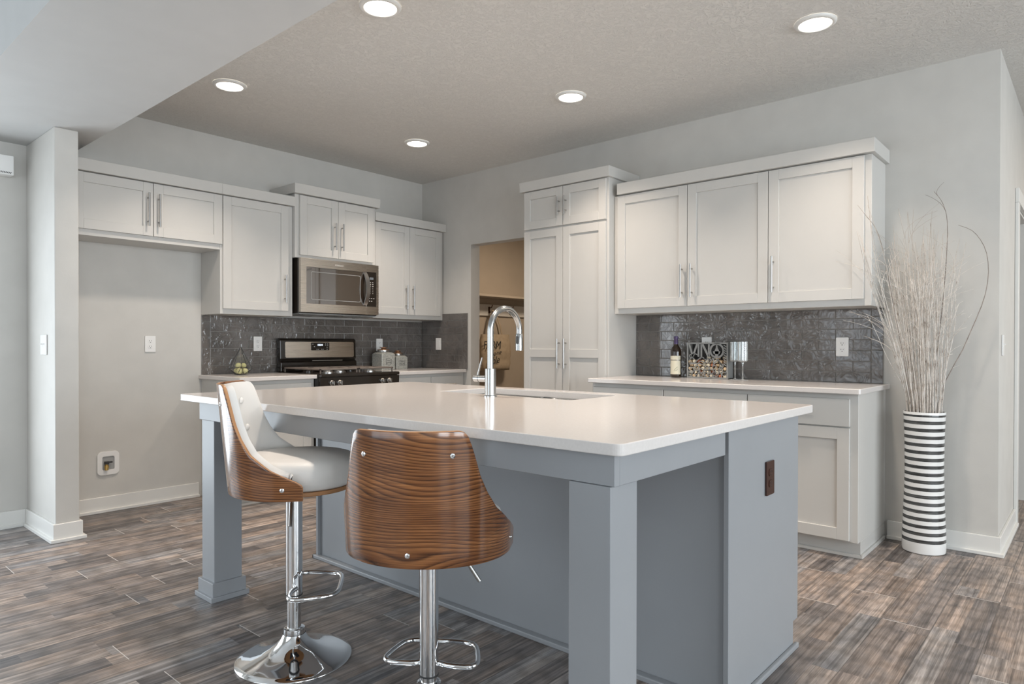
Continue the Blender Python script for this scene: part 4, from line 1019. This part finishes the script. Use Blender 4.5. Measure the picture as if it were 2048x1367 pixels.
for (y0, y1) in ((SY0 + .004, ym - .012), (ym + .012, SY1 - .004)):
    bo = basin(y0, y1).build('basin', 'sinksteel', t, smooth=True)
    b = MB(); b.lathe([(.045, .6865), (.042, .690), (.02, .688), (.001, .687)], 28, ((SX0 + SX1) / 2, (y0 + y1) / 2, 0), caps=False); b.build('drain', 'chrome', bo, smooth=True)

# faucet
t = thing('kitchen_faucet', 'chrome pull-down gooseneck faucet on the island', 'faucet', (-2.305, -3.088, .914))
b = MB(); b.lathe([(.030, 0), (.030, .006), (.0245, .008), (.0245, .123), (.022, .124)], 40); bd = b.build('body', 'stainless', t, smooth=True, autosmooth=True)
pts = [(0, 0, .120), (0, 0, .20), (0, 0, .29)]
for k in range(1, 22): a = R(180 - 8.8 * k); pts.append((.098 + .098 * math.cos(a), 0, .29 + .098 * math.sin(a) * 1.05))
b = MB(); b.tube(pts, .0138, 24); b.build('spout', 'stainless', t, smooth=True, autosmooth=True)
ex = Vector(pts[-1]); dx = (ex - Vector(pts[-2])).normalized()
b = MB(); b.tube([ex + dx * .001, ex + dx * .004, ex + dx * .055, ex + dx * .078], [.0155, .0165, .0178, .0175], 24); sh_ = b.build('spray_head', 'stainless', t, smooth=True, autosmooth=True)
b = MB(); b.T = Matrix.Translation(ex + dx * .030 + Vector((-.0150, -.004, 0))); b.prism(rrect(-.006, .006, -.018, .018, .004, 4), -.001, -.006, 'yz'); b.build('spray_button', 'gasket', sh_, bevel=.001)['label'] = 'black spray button'
b = MB(); b.tube([(0, .020, .078), (0, .064, .078)], .0150, 24); b.tube([(0, .066, .078), (0, .094, .078)], .0155, 24); b.build('handle_hub', 'stainless', t, smooth=True, autosmooth=True)
b = MB(); b.tube([(0, .0635, .078), (0, .0665, .078)], .0148, 24); b.build('hub_ring', 'gasket', t)
b = MB(); b.tube([(0, .078, .090), (0, .050, .172)], [.0052, .0036], 14); b.build('lever', 'stainless', t, smooth=True, autosmooth=True)

# ------------------------------------------------------------ bar stools (local: seat faces +x)
HT = [(0, .382), (33, .382), (36, .378), (38.5, .366), (41, .340), (44, .301), (47.7, .251), (53.7, .202), (62.6, .153), (79.6, .104), (100, .064), (104.4, .052), (105.4, .044)]
def hprof(a):
    a = abs(a)
    for (a0, h0), (a1, h1) in zip(HT, HT[1:]):
        if a <= a1:
            f = (a - a0) / (a1 - a0); return h0 + (h1 - h0) * f
    return HT[-1][1]
SR = .245
def shell_pt(a, z, ins=0.0):
    """a: degrees from the back; z above shell bottom"""
    r_ = SR - ins; rx = .215 - ins; t_ = z / .385; lean = .039 * t_
    s_ = 1 if a >= 0 else -1; aa = abs(a)
    if aa <= 90: x = -rx * math.cos(R(aa)); y = r_ * math.sin(R(aa)) * (1 + .063 * t_)
    else: x = R(aa - 90) * SR; y = r_ * (1 + .063 * t_)
    return Vector((x - lean * max(0, math.cos(R(min(aa, 90)))), -s_ * y, z))
def make_stool(dz, label):
    t = thing('bar_stool', label, 'bar stool', (0, 0, 0), 0, 'walnut and white swivel bar stools')
    b = MB(); pr = [(.0005, .010), (.150, .008), (.198, .002), (.204, .0), (.2055, .003), (.203, .006), (.180, .013), (.150, .021), (.115, .031), (.085, .043), (.062, .058), (.048, .075), (.041, .090), (.040, .092)]
    b.lathe(pr, 72, caps=False); b.build('base', 'chrome', t, smooth=True)
    b = MB(); b.lathe([(.038, .088), (.039, .093), (.037, .110), (.030, .113)], 40); b.build('base_collar', 'chrome', t, smooth=True, autosmooth=True)
    zr = .232 + dz; zb = .633 + dz
    b = MB(); b.lathe([(.0245, .09), (.0245, zr + .1)], 32); b.build('inner_column', 'chrome', t, smooth=True, autosmooth=True)
    b = MB(); b.lathe([(.0292, zr + .003), (.0292, zb - .02), (.0292, zb - .012)], 36); b.build('outer_column', 'chrome', t, smooth=True, autosmooth=True)
    b = MB(); b.lathe([(.0300, zr - .002), (.0300, zr + .003)], 36); b.build('column_ring', 'gasket', t)
    # footrest loop
    zf = .262 + dz; hw = .145
    L = [(.012, -.030), (.0, -.060), (-.002, -hw + .030), (.010, -hw + .006), (.040, -hw), (.130, -hw + .022), (.158, -hw + .050), (.165, -.05), (.165, .05), (.158, hw - .050), (.130, hw - .022), (.040, hw), (.010, hw - .006), (-.002, hw - .030), (.0, .060), (.012, .030)]
    P_ = []
    for i in range(len(L) - 1):
        for f in (0, .33, .66):
            p0 = L[max(i - 1, 0)]; p1 = L[i]; p2 = L[i + 1]; p3 = L[min(i + 2, len(L) - 1)]
            P_.append(tuple(.5 * (2 * p1[c] + (p2[c] - p0[c]) * f + (2 * p0[c] - 5 * p1[c] + 4 * p2[c] - p3[c]) * f * f + (3 * p1[c] - p0[c] - 3 * p2[c] + p3[c]) * f ** 3) for c in (0, 1)) + (zf,))
    P_.append((*L[-1], zf))
    b = MB(); b.tube(P_, .0085, 14); b.build('footrest', 'chrome', t, smooth=True, autosmooth=True)
    b = MB(); b.tube([(.0, -.03, zb - .015), (.004, -.075, zb - .018), (.007, -.098, zb - .026), (.008, -.112, zb - .046)], .0042, 10); b.tube([(.008, -.111, zb - .044), (.011, -.156, zb - .112)], .0062, 12)
    b.build('lift_lever', 'nickel', t, smooth=True, autosmooth=True)
    b = MB(); b.box(-.09, .09, -.09, .09, zb - .014, zb - .002); b.build('mount_plate', 'gasket', t)
    # plywood seat pan under the cushion
    def out(s_, c=0):
        o = []
        for k in range(56):
            a = 2 * PI * k / 56; o.append((math.copysign(abs(math.cos(a)) ** .86, math.cos(a)) * s_[0] + c, math.copysign(abs(math.sin(a)) ** .86, math.sin(a)) * s_[1]))
        return o
    b = MB(); b.prism(out((.205, .218), .010), zb - .002, zb + .012); b.build('seat_pan', 'edge', t, bevel=.003)
    b = MB(); rings = [((.196, .208), .013), ((.203, .216), .020), ((.2065, .220), .040), ((.2065, .220), .078), ((.203, .216), .094), ((.190, .203), .105), ((.165, .178), .112), ((.10, .11), .117), ((.04, .04), .118)]
    n = 56; vs = []
    for s_, z in rings: vs += [(x, y, zb + z) for x, y in out(s_, .014)]
    fs = [tuple(range(n))[::-1], tuple((len(rings) - 1) * n + k for k in range(n))] + [(i * n + k, i * n + (k + 1) % n, (i + 1) * n + (k + 1) % n, (i + 1) * n + k) for i in range(len(rings) - 1) for k in range(n)]
    b.add(vs, fs); b.build('seat_cushion', 'leather', t, smooth=True)
    # shell
    AA = [-105.4 + 210.8 * k / 170 for k in range(171)]; NV = 12
    zs0 = zb - .007
    def grid(name, mat, ins, th, hscale, hoff, a_max, zlo, puff=0.0):
        me = bpy.data.meshes.new(name); vs = []; uvs = []
        A_ = [a for a in AA if abs(a) <= a_max]; arc_ = 0; prev = None
        for a in A_:
            p = shell_pt(a, 0); arc_ += (p - prev).length if prev else 0; prev = p
            h = hprof(a) * hscale + hoff
            for k in range(NV + 1):
                z = zlo + (h - zlo) * k / NV
                ii = ins - puff * (math.sin(PI * k / NV) ** .5) * math.sin(PI * (a + a_max) / (2 * a_max)) ** .5 * -1
                q = shell_pt(a, z, ii); vs.append((q.x, q.y, zs0 + q.z)); uvs.append((arc_ * 1.0, z))
        fs = [(i * (NV + 1) + k, (i + 1) * (NV + 1) + k, (i + 1) * (NV + 1) + k + 1, i * (NV + 1) + k + 1) for i in range(len(A_) - 1) for k in range(NV)]
        me.from_pydata(vs, [], fs); uvl = me.uv_layers.new(name='UVMap')
        for lp in me.loops: uvl.data[lp.index].uv = uvs[lp.vertex_index]
        for p in me.polygons: p.use_smooth = True
        me.materials.append(M[mat])
        if name == 'backrest_shell': me.materials.append(M['edge'])
        o = bpy.data.objects.new(name, me); COL.objects.link(o); o.parent = t
        sm = o.modifiers.new('solid', 'SOLIDIFY'); sm.thickness = th; sm.offset = 0
        if name == 'backrest_shell': sm.material_offset_rim = 1
        bv = o.modifiers.new('bevel', 'BEVEL'); bv.width = .003 if puff == 0 else .012; bv.segments = 2 if puff == 0 else 4; bv.limit_method = 'ANGLE'; bv.angle_limit = R(50)
        return o
    sh = grid('backrest_shell', 'walnut', 0.0, .012, 1.0, 0.0, 106, 0.0)
    bc = grid('back_cushion', 'leather', .019, .024, .97, .006, 97, .078, puff=.006)
    for a, z in ((-18, .31), (18, .31), (-24, .21), (0, .21), (24, .21)):
        q = shell_pt(a, z, .038); b = MB(); b.lathe([(.012, 0), (.011, .003), (.007, .006), (.001, .007)], 18, caps=False)
        o = b.build('button', 'leather', bc, smooth=True); nrm = Vector((-q.x, -q.y, 0)).normalized()
        o.location = (q.x, q.y, zs0 + q.z); o.rotation_euler = nrm.to_track_quat('Z', 'Y').to_euler()
    for a, z in ((-28.3, .314), (28.3, .314), (0, .038), (-90, .038), (90, .038)):
        q = shell_pt(a, z, -.0058); c_ = shell_pt(a, z, .05); b = MB(); b.lathe([(.0075, 0), (.0072, .0022), (.0035, .0034), (.0032, .0024), (.0005, .0024)], 20, caps=False)
        o = b.build('screw', 'chrome', sh, smooth=True, autosmooth=True); nrm = (q - c_).normalized()
        o.location = (q.x, q.y, zs0 + q.z); o.rotation_euler = nrm.to_track_quat('Z', 'Y').to_euler()
    return t
s1 = make_stool(0.0, 'walnut-backed bar stool seen from the side, its white cushioned seat showing')
s1.location = (-3.155, -2.902, 0); s1.rotation_euler.z = R(-39.5)
s2 = make_stool(-.098, 'nearer walnut-backed bar stool seen from behind, set lower')
s2.location = (-3.096, -3.570, 0); s2.rotation_euler.z = R(33.2)
